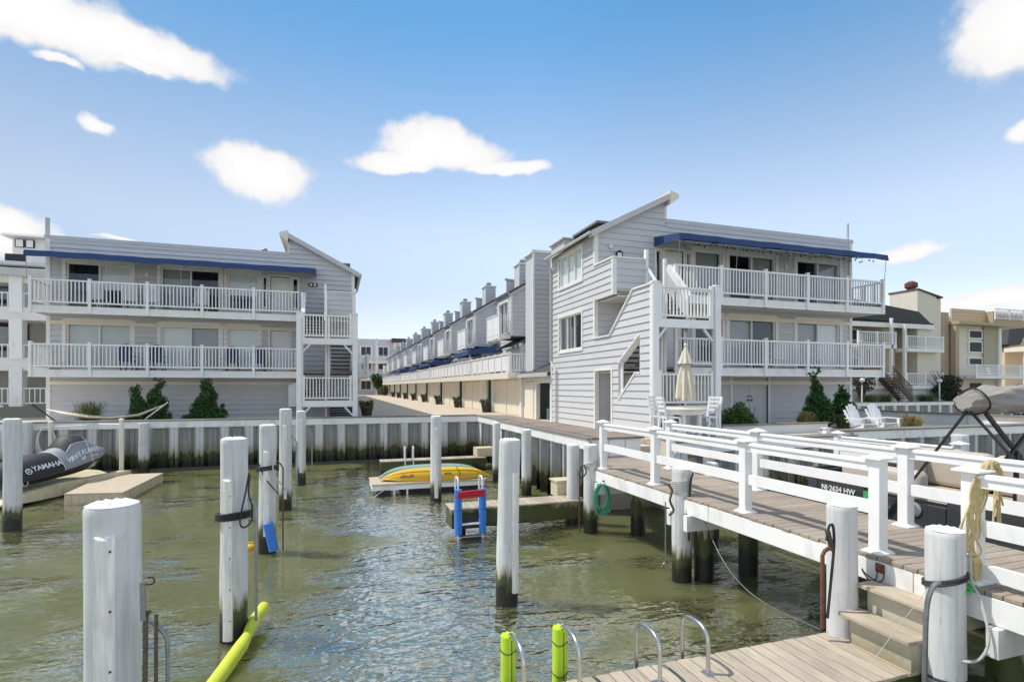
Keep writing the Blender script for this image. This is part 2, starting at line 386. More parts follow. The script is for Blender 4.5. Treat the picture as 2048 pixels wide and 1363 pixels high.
GREENP = M('green_plastic', (.06, .45, .12), .4, .1)
# ============================================================ SETTING
ZW, ZG, ZCAP = -1.4, .2, .5
def struct(o): o['kind'] = 'structure'; return o
# water material: murky olive, mirror-like skin
def water_mat():
    m, t, b = nodes('water_olive')
    v = posn(t)
    c = mix(t, mrange(t, noisen(t, posn(t, (1, 1.6, 1)), .22, 3), .35, .68, 0, 1), (.105, .112, .046), (.138, .142, .064))
    out = t.nodes['Material Output']; t.nodes.remove(b)
    n1 = noisen(t, posn(t, (1, 1.8, 1)), 2.6, 2, .55); n2 = noisen(t, posn(t, (1, 1.6, 1)), 8.5, 1.5, .5)
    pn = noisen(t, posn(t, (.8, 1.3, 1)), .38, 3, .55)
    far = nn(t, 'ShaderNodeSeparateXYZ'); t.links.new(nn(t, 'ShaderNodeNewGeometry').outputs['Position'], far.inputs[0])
    # ruffled lane down the basin middle with painted sky sheen; duller, calmer water beside
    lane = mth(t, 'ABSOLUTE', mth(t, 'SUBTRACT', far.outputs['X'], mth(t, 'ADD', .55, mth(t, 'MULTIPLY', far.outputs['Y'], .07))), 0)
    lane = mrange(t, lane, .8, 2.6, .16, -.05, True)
    sheen_patch = mrange(t, mth(t, 'ADD', pn, lane), .44, .62, 0, 1, True)
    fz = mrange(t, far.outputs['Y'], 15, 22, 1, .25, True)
    h = mth(t, 'MULTIPLY', mth(t, 'MULTIPLY', mth(t, 'ADD', n1, mth(t, 'MULTIPLY', n2, mrange(t, sheen_patch, 0, 1, .1, .34))), mrange(t, sheen_patch, 0, 1, .3, 1)), fz)
    bp = nn(t, 'ShaderNodeBump'); bp.inputs['Strength'].default_value = 1; bp.inputs['Distance'].default_value = .06; t.links.new(h, bp.inputs['Height'])
    df = nn(t, 'ShaderNodeSubsurfaceScattering', falloff='BURLEY'); t.links.new(c, df.inputs['Color']); df.inputs['Scale'].default_value = .45; df.inputs['Radius'].default_value = (1, 1, .8)
    gl = nn(t, 'ShaderNodeBsdfGlossy'); gl.inputs['Roughness'].default_value = .02; gl.inputs['Color'].default_value = (1, .965, .90, 1); t.links.new(bp.outputs[0], gl.inputs['Normal'])
    fr = nn(t, 'ShaderNodeFresnel'); fr.inputs[0].default_value = 1.333; t.links.new(bp.outputs[0], fr.inputs['Normal'])
    ms = nn(t, 'ShaderNodeMixShader'); t.links.new(mth(t, 'MINIMUM', mth(t, 'MULTIPLY', mth(t, 'POWER', fr.outputs[0], .58), mrange(t, sheen_patch, 0, 1, .55, 2.1)), .85), ms.inputs[0]); t.links.new(df.outputs[0], ms.inputs[1]); t.links.new(gl.outputs[0], ms.inputs[2]); t.links.new(ms.outputs[0], out.inputs[0])  # mask scales reflection up in the lane and down elsewhere, painting sky glare
    return m
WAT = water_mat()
def water():
    rw = np.random.RandomState(3)
    xs = np.concatenate([np.linspace(-34, -14, 90, endpoint=False), np.linspace(-14, 16, 300, endpoint=False), np.linspace(16, 46, 100)])
    ys = np.concatenate([np.linspace(-6, 3, 40, endpoint=False), np.linspace(3, 14, 150, endpoint=False), np.linspace(14, 31, 110)])
    X, Y = np.meshgrid(xs, ys); Z = np.zeros_like(X)
    for k in range(22):
        lam = rw.uniform(.45, 2.6); th = rw.normal(.5, .75); ph = rw.uniform(0, 6.28); amp = .0042 * lam ** .9
        kx, ky = math.cos(th) * 6.28 / lam, math.sin(th) * 6.28 / lam
        wob = .9 * np.sin(X * .31 + k) + .9 * np.sin(Y * .37 + 2 * k)
        Z += amp * np.sin(kx * X + ky * Y + ph + wob)
    pat = .55 + .45 * np.sin(X * .35 + 1.3 * np.sin(Y * .21)) * np.sin(Y * .42 + .7)
    edge = np.minimum(1, np.minimum(np.minimum(X + 34, 46 - X) / 4, np.minimum(Y + 6, 31 - Y) / 3)).clip(0, 1)
    Z = ZW + Z * pat * edge
    ny, nx = X.shape
    co_ = np.stack([X, Y, Z], -1).reshape(-1, 3)
    i = np.arange((ny - 1) * (nx - 1)); r = i // (nx - 1); c = i % (nx - 1); a = r * nx + c
    q = np.stack([a, a + 1, a + nx + 1, a + nx], -1)
    me = bpy.data.meshes.new('water')
    e = 900.0
    extra = np.array([(-e, -e, ZW), (e, -e, ZW), (e, -6, ZW), (-e, -6, ZW), (-34, -6, ZW), (-34, 31, ZW), (-e, 31, ZW), (46, -6, ZW), (46, 31, ZW), (e, 31, ZW)])
    n0 = len(co_); co_ = np.concatenate([co_, extra])
    q = np.concatenate([q, n0 + np.array([(0, 1, 2, 3), (3, 4, 5, 6), (7, 2, 9, 8)])])
    me.vertices.add(len(co_)); me.vertices.foreach_set('co', co_.ravel())
    me.loops.add(q.size); me.loops.foreach_set('vertex_index', q.ravel().astype(np.int32))
    me.polygons.add(len(q)); me.polygons.foreach_set('loop_start', np.arange(0, q.size, 4, dtype=np.int32))
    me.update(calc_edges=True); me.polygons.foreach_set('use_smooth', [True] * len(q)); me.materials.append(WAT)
    return struct(place(bpy.data.objects.new('water', me), (0, 0, 0)))
water()
# land: quays behind the bulkheads, street between the terraces
g = MB(); g.box(-60, 6.05, 23.85, 400, -3, ZG); g.box(6.4, 24.3, 12.3, 400, -3, ZG); g.box(8.0, 13.9, 11.5, 12.3, -3, ZG); g.box(24.3, 400, 30.4, 400, -3, ZG + .3)
g.box(6.05, 6.4, 23.85, 400, -3, ZG)
struct(g.build('ground', GRND))
g = MB(); g.box(.9, 9.9, 23.9, 108, ZG, ZG + .012); g.box(7.0, 9.15, 14.0, 23.9, ZG, ZG + .012); g.box(-30, 30, 108, 118, ZG, ZG + .012)
struct(g.build('street', CONC))
# ------------------------------------------------------------ lap siding cut around openings
def bands(loops, zlo, zhi, h):
    allz = sorted({round(z, 4) for L in loops for _, z in L}); out = []
    k0 = int(math.floor(zlo / h)); k = k0
    edges = [(L[i], L[(i + 1) % len(L)]) for L in loops for i in range(len(L))]
    while k * h < zhi:
        c0, c1 = k * h, (k + 1) * h
        zs = sorted({max(c0, zlo), min(c1, zhi)} | {z for z in allz if c0 + .004 < z < c1 - .004}); pcs = []
        for za, zb in zip(zs, zs[1:]):
            if zb - za < .004: continue
            zm = (za + zb) / 2; ev = []
            for (u0, z0), (u1, z1) in edges:
                if (z0 < zm) != (z1 < zm):
                    def at(z): return u0 + (u1 - u0) * (z - z0) / (z1 - z0)
                    ev.append((at(zm), at(za), at(zb)))
            ev.sort()
            for a, b in zip(ev[::2], ev[1::2]):
                if b[0] - a[0] > .01: pcs.append((za, zb, a[1], b[1], a[2], b[2]))
        groups = []
        for p in pcs:
            hit = [gq for gq in groups if any(abs(q[1] - p[0]) < .002 and min(q[5], p[3]) - max(q[4], p[2]) > .005 for q in gq)]
            ng = [p]
            for gq in hit: ng = gq + ng; groups.remove(gq)
            groups.append(ng)
        out.append((c0, c1, groups)); k += 1
    return out
def siding(parent, O, U, N, loops, h=.235, joined=False, mat=None, t0=.036, t1=.005, sheath=True, name='siding_board'):
    O, U, N = Vector(O), Vector(U), Vector(N); zs = [z for L in loops for _, z in L]; zlo, zhi = min(zs), max(zs)
    J = MB(); SH = MB()
    def P(u, o, z): return O + U * u + N * o + Vector((0, 0, z))
    for c0, c1, groups in bands(loops, zlo, zhi, h):
        if not joined:
            ng = []
            for gq in groups:
                if len(gq) == 1 and gq[0][3] - gq[0][2] > 4.6 and abs(gq[0][2] - gq[0][4]) < .01 and abs(gq[0][3] - gq[0][5]) < .01:
                    za, zb, a0, b0, a1, b1 = gq[0]; u = a0; first = random.uniform(1.6, 4.2)
                    while b0 - u > .02:
                        e_ = min(b0, u + first)
                        if b0 - e_ < 1.0: e_ = b0
                        ng.append([(za, zb, u, e_ - (.005 if e_ < b0 else 0), u, e_ - (.005 if e_ < b0 else 0))]); u = e_; first = 3.66
                else: ng.append(gq)
            groups = ng
        for gq in groups:
            mb = J if joined else MB()
            for za, zb, a0, b0, a1, b1 in gq:
                oa = t0 + (t1 - t0) * (za - c0) / h; ob = t0 + (t1 - t0) * (zb - c0) / h
                mb.hexa([P(a0, 0, za), P(a0, oa, za), P(b0, oa, za), P(b0, 0, za), P(a1, 0, zb), P(a1, ob, zb), P(b1, ob, zb), P(b1, 0, zb)])
                if sheath: SH.hexa([P(a0, -.14, za), P(a0, -.001, za), P(b0, -.001, za), P(b0, -.14, za), P(a1, -.14, zb), P(a1, -.001, zb), P(b1, -.001, zb), P(b1, -.14, zb)])
            if not joined: mb.build(name, mat or SID, parent, recalc=True)
    if joined: J.build('siding', mat or SID, parent, recalc=True, kind='stuff')
    if sheath: SH.build('wall_sheathing', SHE, parent, recalc=True)
def rect(u0, u1, z0, z1): return [(u0, z0), (u1, z0), (u1, z1), (u0, z1)]
def window(parent, O, U, N, u0, u1, z0, z1, n=2, fill=(None,), trim=.1, fr=.055, tm=None, name='window', glass=None, sill=True):
    """trimmed frame, mullions, one pane per light, optional blind or shade behind a pane"""
    O, U, N = Vector(O), Vector(U), Vector(N)
    def P(u, o, z): return O + U * u + N * o + Vector((0, 0, z))
    def bx(mb, a, b, o0, o1, c, d): mb.hexa([P(a, o0, c), P(a, o1, c), P(b, o1, c), P(b, o0, c), P(a, o0, d), P(a, o1, d), P(b, o1, d), P(b, o0, d)])
    f = MB()
    bx(f, u0 - trim, u0, -.10, .055, z0 - trim * sill, z1 + trim); bx(f, u1, u1 + trim, -.10, .055, z0 - trim * sill, z1 + trim)
    bx(f, u0, u1, -.10, .06, z1, z1 + trim * 1.15)
    if sill: bx(f, u0, u1, -.10, .065, z0 - trim, z0)
    bx(f, u0, u0 + fr, -.11, .01, z0, z1); bx(f, u1 - fr, u1, -.11, .01, z0, z1); bx(f, u0 + fr, u1 - fr, -.11, .01, z1 - fr, z1); bx(f, u0 + fr, u1 - fr, -.11, .01, z0, z0 + fr)
    w = (u1 - u0 - 2 * fr) / n
    for k in range(1, n): bx(f, u0 + fr + w * k - fr * .45, u0 + fr + w * k + fr * .45, -.11, -.005, z0 + fr, z1 - fr)
    fo = f.build(name, tm or TRIM, parent, recalc=True)
    for k in range(n):
        a, b = u0 + fr + w * k, u0 + fr + w * (k + 1); p = MB()
        bx(p, a + .01, b - .01, -.075, -.068, z0 + fr, z1 - fr); p.build('pane', glass or GLASS, fo, recalc=True)
        fl = fill[k % len(fill)]
        if fl:
            kind, frac = fl; p = MB(); zt = z1 - fr; zb = zt - (zt - z0 - fr) * frac
            if kind == 'blind':
                m_ = max(3, int((b - a) / .1))
                for q in range(m_):
                    x0, x1 = a + (b - a) * q / m_, a + (b - a) * (q + 1) / m_
                    p.hexa([P(x0, -.16, zb), P(x0 + .004, -.155, zb), P(x1, -.125, zb), P(x1 - .004, -.13, zb), P(x0, -.16, zt), P(x0 + .004, -.155, zt), P(x1, -.125, zt), P(x1 - .004, -.13, zt)])
                p.build('blind', BLIND, fo, recalc=True)
            elif kind == 'shade': bx(p, a, b, -.092, -.084, zb, zt); p.build('roller_shade', SHADE, fo, recalc=True)
            else: bx(p, a, b, -.2, -.19, zb, zt); p.build('curtain', CURT, fo, recalc=True)
    return fo
def door(parent, O, U, N, u0, u1, z0, z1, mat, trim=.1, knob=True, leaves=1):
    O, U, N = Vector(O), Vector(U), Vector(N)
    def P(u, o, z): return O + U * u + N * o + Vector((0, 0, z))
    def bx(mb, a, b, o0, o1, c, d): mb.hexa([P(a, o0, c), P(a, o1, c), P(b, o1, c), P(b, o0, c), P(a, o0, d), P(a, o1, d), P(b, o1, d), P(b, o0, d)])
    f = MB(); bx(f, u0 - trim, u0, -.12, .055, z0, z1 + trim); bx(f, u1, u1 + trim, -.12, .055, z0, z1 + trim); bx(f, u0, u1, -.12, .057, z1, z1 + trim)
    fo = f.build('door_frame', TRIM, parent, recalc=True)
    w = (u1 - u0) / leaves
    for k in range(leaves):
        d = MB(); bx(d, u0 + w * k + .008, u0 + w * (k + 1) - .008, -.10, -.03, z0 + .02, z1 - .01); do = d.build('door', mat, parent, recalc=True)
        if knob:
            kx = u0 + w * (k + 1) - .09 if k == 0 else u0 + w * k + .09
            q = MB(); q.ell(P(kx, .01, z0 + 1.0), .04, .04, .04, 8, 6); q.ell(P(kx, -.01, z0 + 1.16), .03, .03, .03, 8, 6); q.build('knob', BLACK, do, smooth=True)
    return fo
# ------------------------------------------------------------ picket railing along a straight line
BAL = {}
def baluster(h, parent, c, w=.038, mat=None):
    key = (round(h, 3), w, (mat or VIN).name)
    if key in BAL: return inst(BAL[key], c, parent, name='baluster')
    o = MB().box(c[0] - w / 2, c[0] + w / 2, c[1] - w / 2, c[1] + w / 2, c[2], c[2] + h).build('baluster', mat or VIN, parent); BAL[key] = o; return o
def railing(parent, p, q, zb, zt, posts=(), pz=None, sp=.135, post=.11, joined=False, mat=None, ends=True, name='railing'):
    """p,q are (x,y); posts are fractions along; pz = bottom of the posts"""
    mat = mat or VIN
    p, q = Vector((*p, 0)), Vector((*q, 0)); L = (q - p).length; d = (q - p) / L
    r = MB(); z0, z1 = Vector((0, 0, zb)), Vector((0, 0, zt))
    r.bar(p + z1 - Vector((0, 0, .03)), q + z1 - Vector((0, 0, .03)), .085, .06); r.bar(p + z0 + Vector((0, 0, .03)), q + z0 + Vector((0, 0, .03)), .05, .06)
    pp = [f * L for f in posts]; n = int(L / sp)
    xs = [x for x in ((i + .5) * L / n for i in range(n)) if all(abs(x - y) > post * .75 for y in pp)]
    if joined:
        for x in xs: c = p + d * x; r.box(c.x - .02, c.x + .02, c.y - .02, c.y + .02, zb + .06, zt - .06)
        for x in pp:
            c = p + d * x; r.box(c.x - post / 2, c.x + post / 2, c.y - post / 2, c.y + post / 2, (pz if pz is not None else zb), zt + .05)
        o = r.build(name, mat, parent); o['kind'] = 'stuff'; return o
    o = r.build(name, mat, parent)
    for x in xs: c = p + d * x; baluster(zt - zb - .12, o, (c.x, c.y, zb + .06), mat=mat)
    for x in pp:
        c = p + d * x; m_ = MB(); m_.box(c.x - post / 2, c.x + post / 2, c.y - post / 2, c.y + post / 2, (pz if pz is not None else zb), zt + .05)
        e = post * .62; m_.box(c.x - e, c.x + e, c.y - e, c.y + e, zt + .05, zt + .08); m_.build('rail_post', mat, o)
    return o
# ------------------------------------------------------------ the two end buildings (mirror images)
HS = .235
CUT = [onX(px, py, 9.12) for px, py in ((1237.7, 725), (1277.8, 671), (1281, 669), (1281, 745), (1271.6, 745), (1237.7, 799))]
def end_building(s, Xc, Yw, label, right):
    B = thing('end_building', label, 'building', (Xc + s * 6, Yw, ZG), 'the two facing end buildings')
    Wd = 12.55
    def P(l, o, z): return Vector((Xc + s * l, Yw - o, z))
    def bx(mb, l0, l1, o0, o1, z0, z1): return mb.box(Xc + s * l0, Xc + s * l1, Yw - o0, Yw - o1, z0, z1)
    O, U, N = (Xc, Yw, 0), (s, 0, 0), (0, -1, 0)
    f1, f2 = 2.47, 5.08; t1, t2 = 4.58, 7.17
    # facade
    ops = [(5.98, 8.36, f1 + .03, t1), (9.5, 11.9, f1 + .03, t1), (5.98, 8.36, f2 + .03, t2), (9.5, 11.9, f2 + .03, t2), (4.34, 5.66, f1 + .25, t1), (4.34, 5.66, f2 + .25, t2)]
    drs = [(2.98, 3.82, f1 + .02, t1 - .12), (2.98, 3.82, f2 + .02, t2 - .12)]
    slits = [(2.6, 2.82, f2 + .5, t2 - .15), (3.98, 4.14, f2 + .5, t2 - .15)]
    gd = [(6.15, 7.97, ZG + .02, 2.14)] if right else []
    loops = [[(0, ZG), (Wd, ZG), (Wd, 8.1), (3.0, 8.1), (3.0, 9.0), (0, 7.45)]] + [rect(*o) for o in ops + drs + slits + gd]
    siding(B, O, U, N, loops, t0=.036 if right else .06)
    fills = [[('blind', 1), ('blind', 1)], [('blind', .5), ('shade', 1)], [(None), ('curtain', 1)], [('shade', .55), None], [('shade', 1)], [('shade', .6)]] if not right else \
            [[('curtain', 1), None], [('curtain', .9), ('shade', 1)], [None, ('curtain', 1)], [None, ('curtain', 1)], [None], [('curtain', 1)]]
    if not right: fills[0], fills[1] = [('curtain', 1), ('shade', 1)], [('blind', 1), ('blind', 1)]
    for o, fl in zip(ops, fills):
        n = 1 if o[1] - o[0] < 2 else 2
        window(B, O, U, N, *o, n=n, fill=fl, trim=.14, fr=.07, sill=(n == 1))
    for o in slits: window(B, O, U, N, *o, n=1, fill=[None], trim=.07, fr=.03, glass=GLASSD, name='sidelight')
    for o in drs: door(B, O, U, N, *o, WHITEP if o[2] < 3 else TRIM)
    if right: door(B, O, U, N, *gd[0], M('door_pale', (.56, .57, .57), .5, .03), leaves=2)
    # side wall with stair enclosure
    O2, U2, N2 = (Xc, Yw, 0), (0, -1, 0), (-s, 0, 0)
    outer = [(-4.1, ZG), (3.8, ZG), (3.8, 4.885), (2.7, 4.885), (1.18, 3.54), (.0, 3.54), (.0, 4.95), (1.37, 4.95), (1.37, 6.22), (0, 6.22), (0, 7.45), (-4.1, 7.45)]
    cut = [(17.8 - p.y, p.z) for p in CUT]
    dr = rect(.06, 1.28, ZG + .005, 2.34); w1 = (-3.25, -1.07, 5.95, 7.24); w2 = (-3.25, -1.07, 3.27, 4.68)
    siding(B, O2, U2, N2, [outer, dr, cut, rect(*w1), rect(*w2)])
    window(B, O2, U2, N2, *w1, n=3, fill=[('shade', 1)], trim=.1); window(B, O2, U2, N2, *w2, n=3, fill=[None, ('curtain', .3), None], trim=.1, glass=GLASSD)
    # trims of the side wall: corners, caps, door casing, cut-out casing
    def P2(u, o, z): return Vector((Xc - s * o, Yw - u, z))
    def tr(u0, z0, u1, z1, w=.09, t=.05, nm='trim_board', mat=None):
        d = Vector((0, -(u1 - u0), z1 - z0)).normalized()
        MB().bar(P2(u0, .02, z0), P2(u1, .02, z1), .13 if nm == 'cap_board' else t + .035, w, up=(1, 0, 0) if nm == 'x' else Vector((1, 0, 0)).cross(d)).build(nm, mat or TRIM, B)
    for u, a, b in ((0.0, 6.24, 7.45), (3.8, ZG, 4.86), (0.0, 3.56, 4.93), (1.37, 4.95, 6.2), (-4.1, ZG, 7.4)):
        MB().box(Xc - s * .055, Xc + s * .1, Yw - u - .055, Yw - u + .055, a, b).build('corner_board', TRIM, B)
    for a, b in (((3.84, 4.90), (2.7, 4.90)), ((2.7, 4.90), (1.16, 3.56)), ((1.16, 3.56), (0, 3.56)), ((1.4, 6.24), (0, 6.24))):
        MB().bar(P2(a[0], -.04, a[1]), P2(b[0], -.04, b[1]), .22, .05, up=(0, 1, 0) if a[0] == b[0] else (0, 0, 1)).build('cap_board', TRIM, B)
    for i in range(len(cut)):
        a, b = cut[i], cut[(i + 1) % len(cut)]
        MB().bar(P2(a[0], -.08, a[1]), P2(b[0], -.08, b[1]), .26, .05, up=(1, 0, 0) if abs(a[0] - b[0]) < .01 else (0, 0, 1)).build('opening_casing', VIN, B)
    for u in (.03, 1.31): MB().box(Xc - s * .05, Xc + s * .12, Yw - u - .045, Yw - u + .045, ZG, 2.38).build('door_casing', TRIM, B)
    MB().box(Xc - s * .052, Xc + s * .12, Yw - 1.27, Yw - .07, 2.345, 2.43).build('door_casing', TRIM, B)
    MB().box(Xc + s * 1.2, Xc + s * 1.3, Yw - 3.4, Yw - .05, ZG, 2.2).build('stair_partition', SID, B)
    # roof: lean-to slope with clerestory peak, flat roof behind parapet
    D = 4.1; r = MB()
    sl_ = (9.0 - 7.45) / 3.0
    def rp(l, y): return (Xc + s * l, y, 7.45 + sl_ * l + .07)
    a = [rp(-.28, Yw - .3), rp(3.12, Yw - .3), rp(3.12, Yw + D), rp(-.28, Yw + D)]
    r.add(a + [(p[0], p[1], p[2] + .07) for p in a], [(0, 3, 2, 1), (4, 5, 6, 7), (0, 1, 5, 4), (1, 2, 6, 5), (2, 3, 7, 6), (3, 0, 4, 7)]); r.build('roof', ROOF, B, recalc=True)
    k = MB(); k.hexa([P(-.28, .32, 7.22), P(3.14, .32, 8.98), P(3.14, .05, 8.98), P(-.28, .05, 7.22), P(-.28, .32, 7.45), P(3.14, .32, 9.21), P(3.14, .05, 9.21), P(-.28, .05, 7.45)]); k.build('rake_board', RAKE, B, recalc=True)
    k = MB(); k.hexa([P(3.02, .33, 8.72), P(3.4, .33, 9.0), P(3.4, -D, 9.0), P(3.02, -D, 8.72), P(3.02, .33, 9.26), P(3.4, .33, 9.14), P(3.4, -D, 9.14), P(3.02, -D, 9.26)]); k.build('peak_return', CREAM, B, recalc=True)
    bx(MB(), 2.96, 3.06, -D, .03, 8.1, 8.75).build('clerestory_wall', CREAM, B)
    g = MB(); g.tube([P(-.34, .3, 7.36), P(-.34, -D, 7.36)], .06, 8); g.build('gutter', GUT, B, smooth=True)
    g = MB(); g.tube([P(-.34, -D + .05, 7.32), P(-.2, -D + .05, 7.1), P(-.1, -D + .05, 6.95), P(-.1, -D + .05, 2.9), P(-.1, -D + .65, 2.45), P(-.1, -D + .65, ZG)], .045, 8); g.build('downspout', GUT, B)
    bx(MB(), 3.0, Wd + .12, -.3, .06, 8.1, 8.26).build('parapet_cap', RAKE, B); bx(MB(), 3.07, Wd + .02, -.25, .045, 7.93, 8.1).build('parapet_board', SID, B)
    bx(MB(), 3.06, Wd, -9, -.3, 7.95, 8.05).build('flat_roof', ROOF, B)
    bx(MB(), Wd - .1, Wd + .05, -.05, .06, ZG, 8.1).build('corner_board', TRIM, B)
    bx(MB(), Wd - .12, Wd, -9, -.14, ZG, 8.1).build('far_side_wall', SID, B)
    # rooms behind the glass
    q = MB(); bx(q, .15, Wd - .15, -2.2, -2.3, ZG, 8.0)
    for z in (f1 - .1, f2 - .1, 7.9): bx(q, .15, Wd - .15, -.15, -2.2, z, z + .08)
    for l in (2.3, 5.88, 9.0): bx(q, l - .04, l + .04, -.15, -2.2, ZG + .1, 7.9)
    q.build('room_walls', INTR, B)
    # balcony decks
    for f, last in ((f1, 0), (f2, 1)):
        bx(MB(), 0.14, Wd, 0, 1.46, f - .09, f).build('balcony_floor', DECKW, B)
        bx(MB(), 2.36, Wd + .02, 1.46, 1.51, f - .27, f - .005).build('balcony_fascia', CREAM if 0 else TRIM, B)
        bx(MB(), 2.34, Wd + .04, 1.47, 1.535, f - .30, f - .235).build('fascia_trim', VIN, B)
        bx(MB(), Wd - .03, Wd + .02, .05, 1.46, f - .27, f - .005).build('balcony_fascia', TRIM, B)
        bx(MB(), .14, Wd, .03, 1.45, f - .2, f - .16).build('soffit', SOFF, B)
        bx(MB(), 2.4, Wd - .1, .035, .075, f - .62, f - .46).build('band_board', CREAM, B)
        rl = Wd - 2.42
        railing(B, P(2.42, 1.53, 0).xy, P(Wd, 1.53, 0).xy, f + .11, f + 1.06, [(x - 2.42) / rl for x in (4.35, 6.4, 8.45, 10.5, 12.5)], f - .3)
        railing(B, P(Wd, 1.47, 0).xy, P(Wd, .06, 0).xy, f + .11, f + 1.06, [])
    # siding-clad parapet beside the stair head
    siding(B, P(0, 1.37, 0), U, N, [rect(.1, 1.25, 4.95, 6.22)], sheath=True)
    bx(MB(), -.02, 1.3, 1.30, 1.44, 6.22, 6.27).build('cap_board', TRIM, B); bx(MB(), 1.25, 1.36, 1.3, 1.43, 4.95, 6.6).build('newel_post', VIN, B)
    # stair tower: posts, landings, flights
    for l in (.06, 2.32):
        bx(MB(), l - .1, l + .1, 3.68, 3.88, ZG, 4.92).build('tower_post', VIN, B); bx(MB(), l - .12, l + .12, 3.66, 3.9, 4.92, 4.96).build('post_cap', VIN, B)
    for l in (1.14, 1.26): bx(MB(), l - .045, l + .045, 2.5, 2.59, ZG, 6.0 if l > 1.2 else 4.9).build('stair_post', VIN, B)
    bx(MB(), 2.26, 2.36, 1.6, 1.7, ZG, 6.1).build('stair_post', VIN, B)
    for zf in (1.16, 3.82):
        bx(MB(), .16, 2.22, 2.55, 3.74, zf - .06, zf).build('landing_floor', DECKW, B)
        bx(MB(), .16, 2.22, 3.74, 3.8, zf - .24, zf + .02).build('landing_fascia', VIN, B)
        railing(B, P(.18, 3.77, 0).xy, P(2.2, 3.77, 0).xy, zf + .1, zf + 1.02, [.03, .97], zf - .24, sp=.125, post=.1)
        for l0, l1 in ((.16, .5), (2.22, 1.88)):
            MB().bar(P(l0, 3.72, zf - .62), P(l1, 3.72, zf - .24), .07, .07).build('knee_brace', VIN, B)
    def flight(l0, l1, oa, za, ob, zb, dark=True):
        n = 8
        for l in (l0 + .03, l1 - .03): MB().bar(P(l, oa, za - .16), P(l, ob, zb - .16), .05, .24).build('stringer', SOFF, B)
        for i in range(n):
            f = (i + .5) / n; o = oa + (ob - oa) * f; z = za + (zb - za) * (i + 1) / n
            bx(MB(), l0 + .06, l1 - .06, o - .14, o + .14, z - .05, z).build('tread', BRNW if dark else DECKW, B)
    flight(.12, 1.12, .75, ZG, 2.55, 1.16); flight(1.28, 2.22, 2.55, 1.16, .95, f1); flight(.12, 1.12, .95, f1, 2.55, 3.82); flight(1.28, 2.22, 2.55, 3.82, 1.3, f2)
    for l in (1.3, 2.24):
        k = MB(); k.bar(P(l, 2.55, 4.75), P(l, 1.35, 6.05), .16 if l > 2 else .07, .07 if l < 2 else .22); ho = k.build('handrail', VIN, B)
        for i in range(7):
            f = (i + .5) / 7; c = P(l, 2.55 - 1.2 * f, 3.86 + 1.2 * f); baluster(.86, ho, c)
    k = MB(); k.hexa([P(2.2, 1.3, 5.1), P(2.26, 1.3, 5.1), P(2.26, 2.5, 3.85), P(2.2, 2.5, 3.85), P(2.2, 1.3, 6.0), P(2.26, 1.3, 6.0), P(2.26, 2.5, 4.72), P(2.2, 2.5, 4.72)]); k.build('stair_side_panel', SID, B, recalc=True)
    k = MB(); k.bar(P(1.2, 2.55, 2.1), P(1.2, 1.1, 3.4), .07, .07); k.build('handrail', VIN, B)
    # awning over the upper balcony
    l0, l1, zf_, zw = (2.5 if right else 1.75), Wd + .12, 7.14, 7.5
    a = MB(); n = 26
    top = []
    for i in range(n + 1):
        l = l0 + (l1 - l0) * i / n; w_ = .018 * math.sin(i * 1.9) + .012 * math.sin(i * .7)
        top.append([P(l, .05, zw), P(l, .8, (zw + zf_) / 2 + .05 + w_), P(l, 1.62, zf_ + .1 + w_ * .5), P(l, 1.66, zf_ - .13 + w_)])
    a.loft(top, closed=False, caps=False)
    for e in (top[0],): a.add([e[0], e[1], e[2], e[3], P(0, 0, 0) * 0 + Vector((e[0].x, e[0].y, zw - .36)), Vector((e[1].x, e[1].y, (zw + zf_) / 2 - .24))], [(0, 1, 5, 4), (1, 2, 3, 5)])
    ao = a.build('awning', BLUE, B); 
    md = ao.modifiers.new('thick', 'SOLIDIFY'); md.thickness = .012
    fr = MB()
    for l in [l0 + .05 + (l1 - l0 - .1) * i / 4 for i in range(5)]:
        fr.tube([P(l, .1, zw - .06), P(l, 1.6, zf_ + .02)], .015, 6); fr.tube([P(l, 1.58, zf_), P(l, 1.5, f2 + 1.0)], .012, 6)
    fr.tube([P(l0, 1.6, zf_ + .02), P(l1, 1.6, zf_ + .02)], .015, 6); fr.build('awning_frame', GALV, ao)
    gq = MB()
    for i in range(44):
        l = l0 + .3 + (l1 - l0 - .6) * i / 44; z = zf_ - .12 - random.random() * .14; gq.ell(P(l, 1.2 + random.random() * .3, z), .03, .03, .04, 5, 4)
    if right: gq.build('string_lights', DARKL, ao)
    # vents, lamp, plaque
    v = MB(); v.tube([P(Wd + .1, -.2, 5.5), P(Wd + .1, -.2, 9.05)], .085 if not right else .05, 10); v.build('vent_pipe', GUT, B, smooth=True)
    if not right:
        v = MB(); v.tube([P(4.3, -2, 8.0), P(4.3, -2, 8.75)], .08, 8); v.lathe([(.12, 0), (.14, .02), (.14, .2), (.1, .24)], P(4.3, -2, 8.6), 10); v.build('roof_vent', GALV, B)
        v = MB(); v.lathe([(.2, 0), (.2, .2), (.12, .22), (.12, .3), (.2, .32), (.2, .38)], P(3.85, -1.6, 8.05), 10); v.build('roof_vent', RUST, B)
    pl = P(1.9 if not right else .95, .06, 6.75 if not right else 6.58)
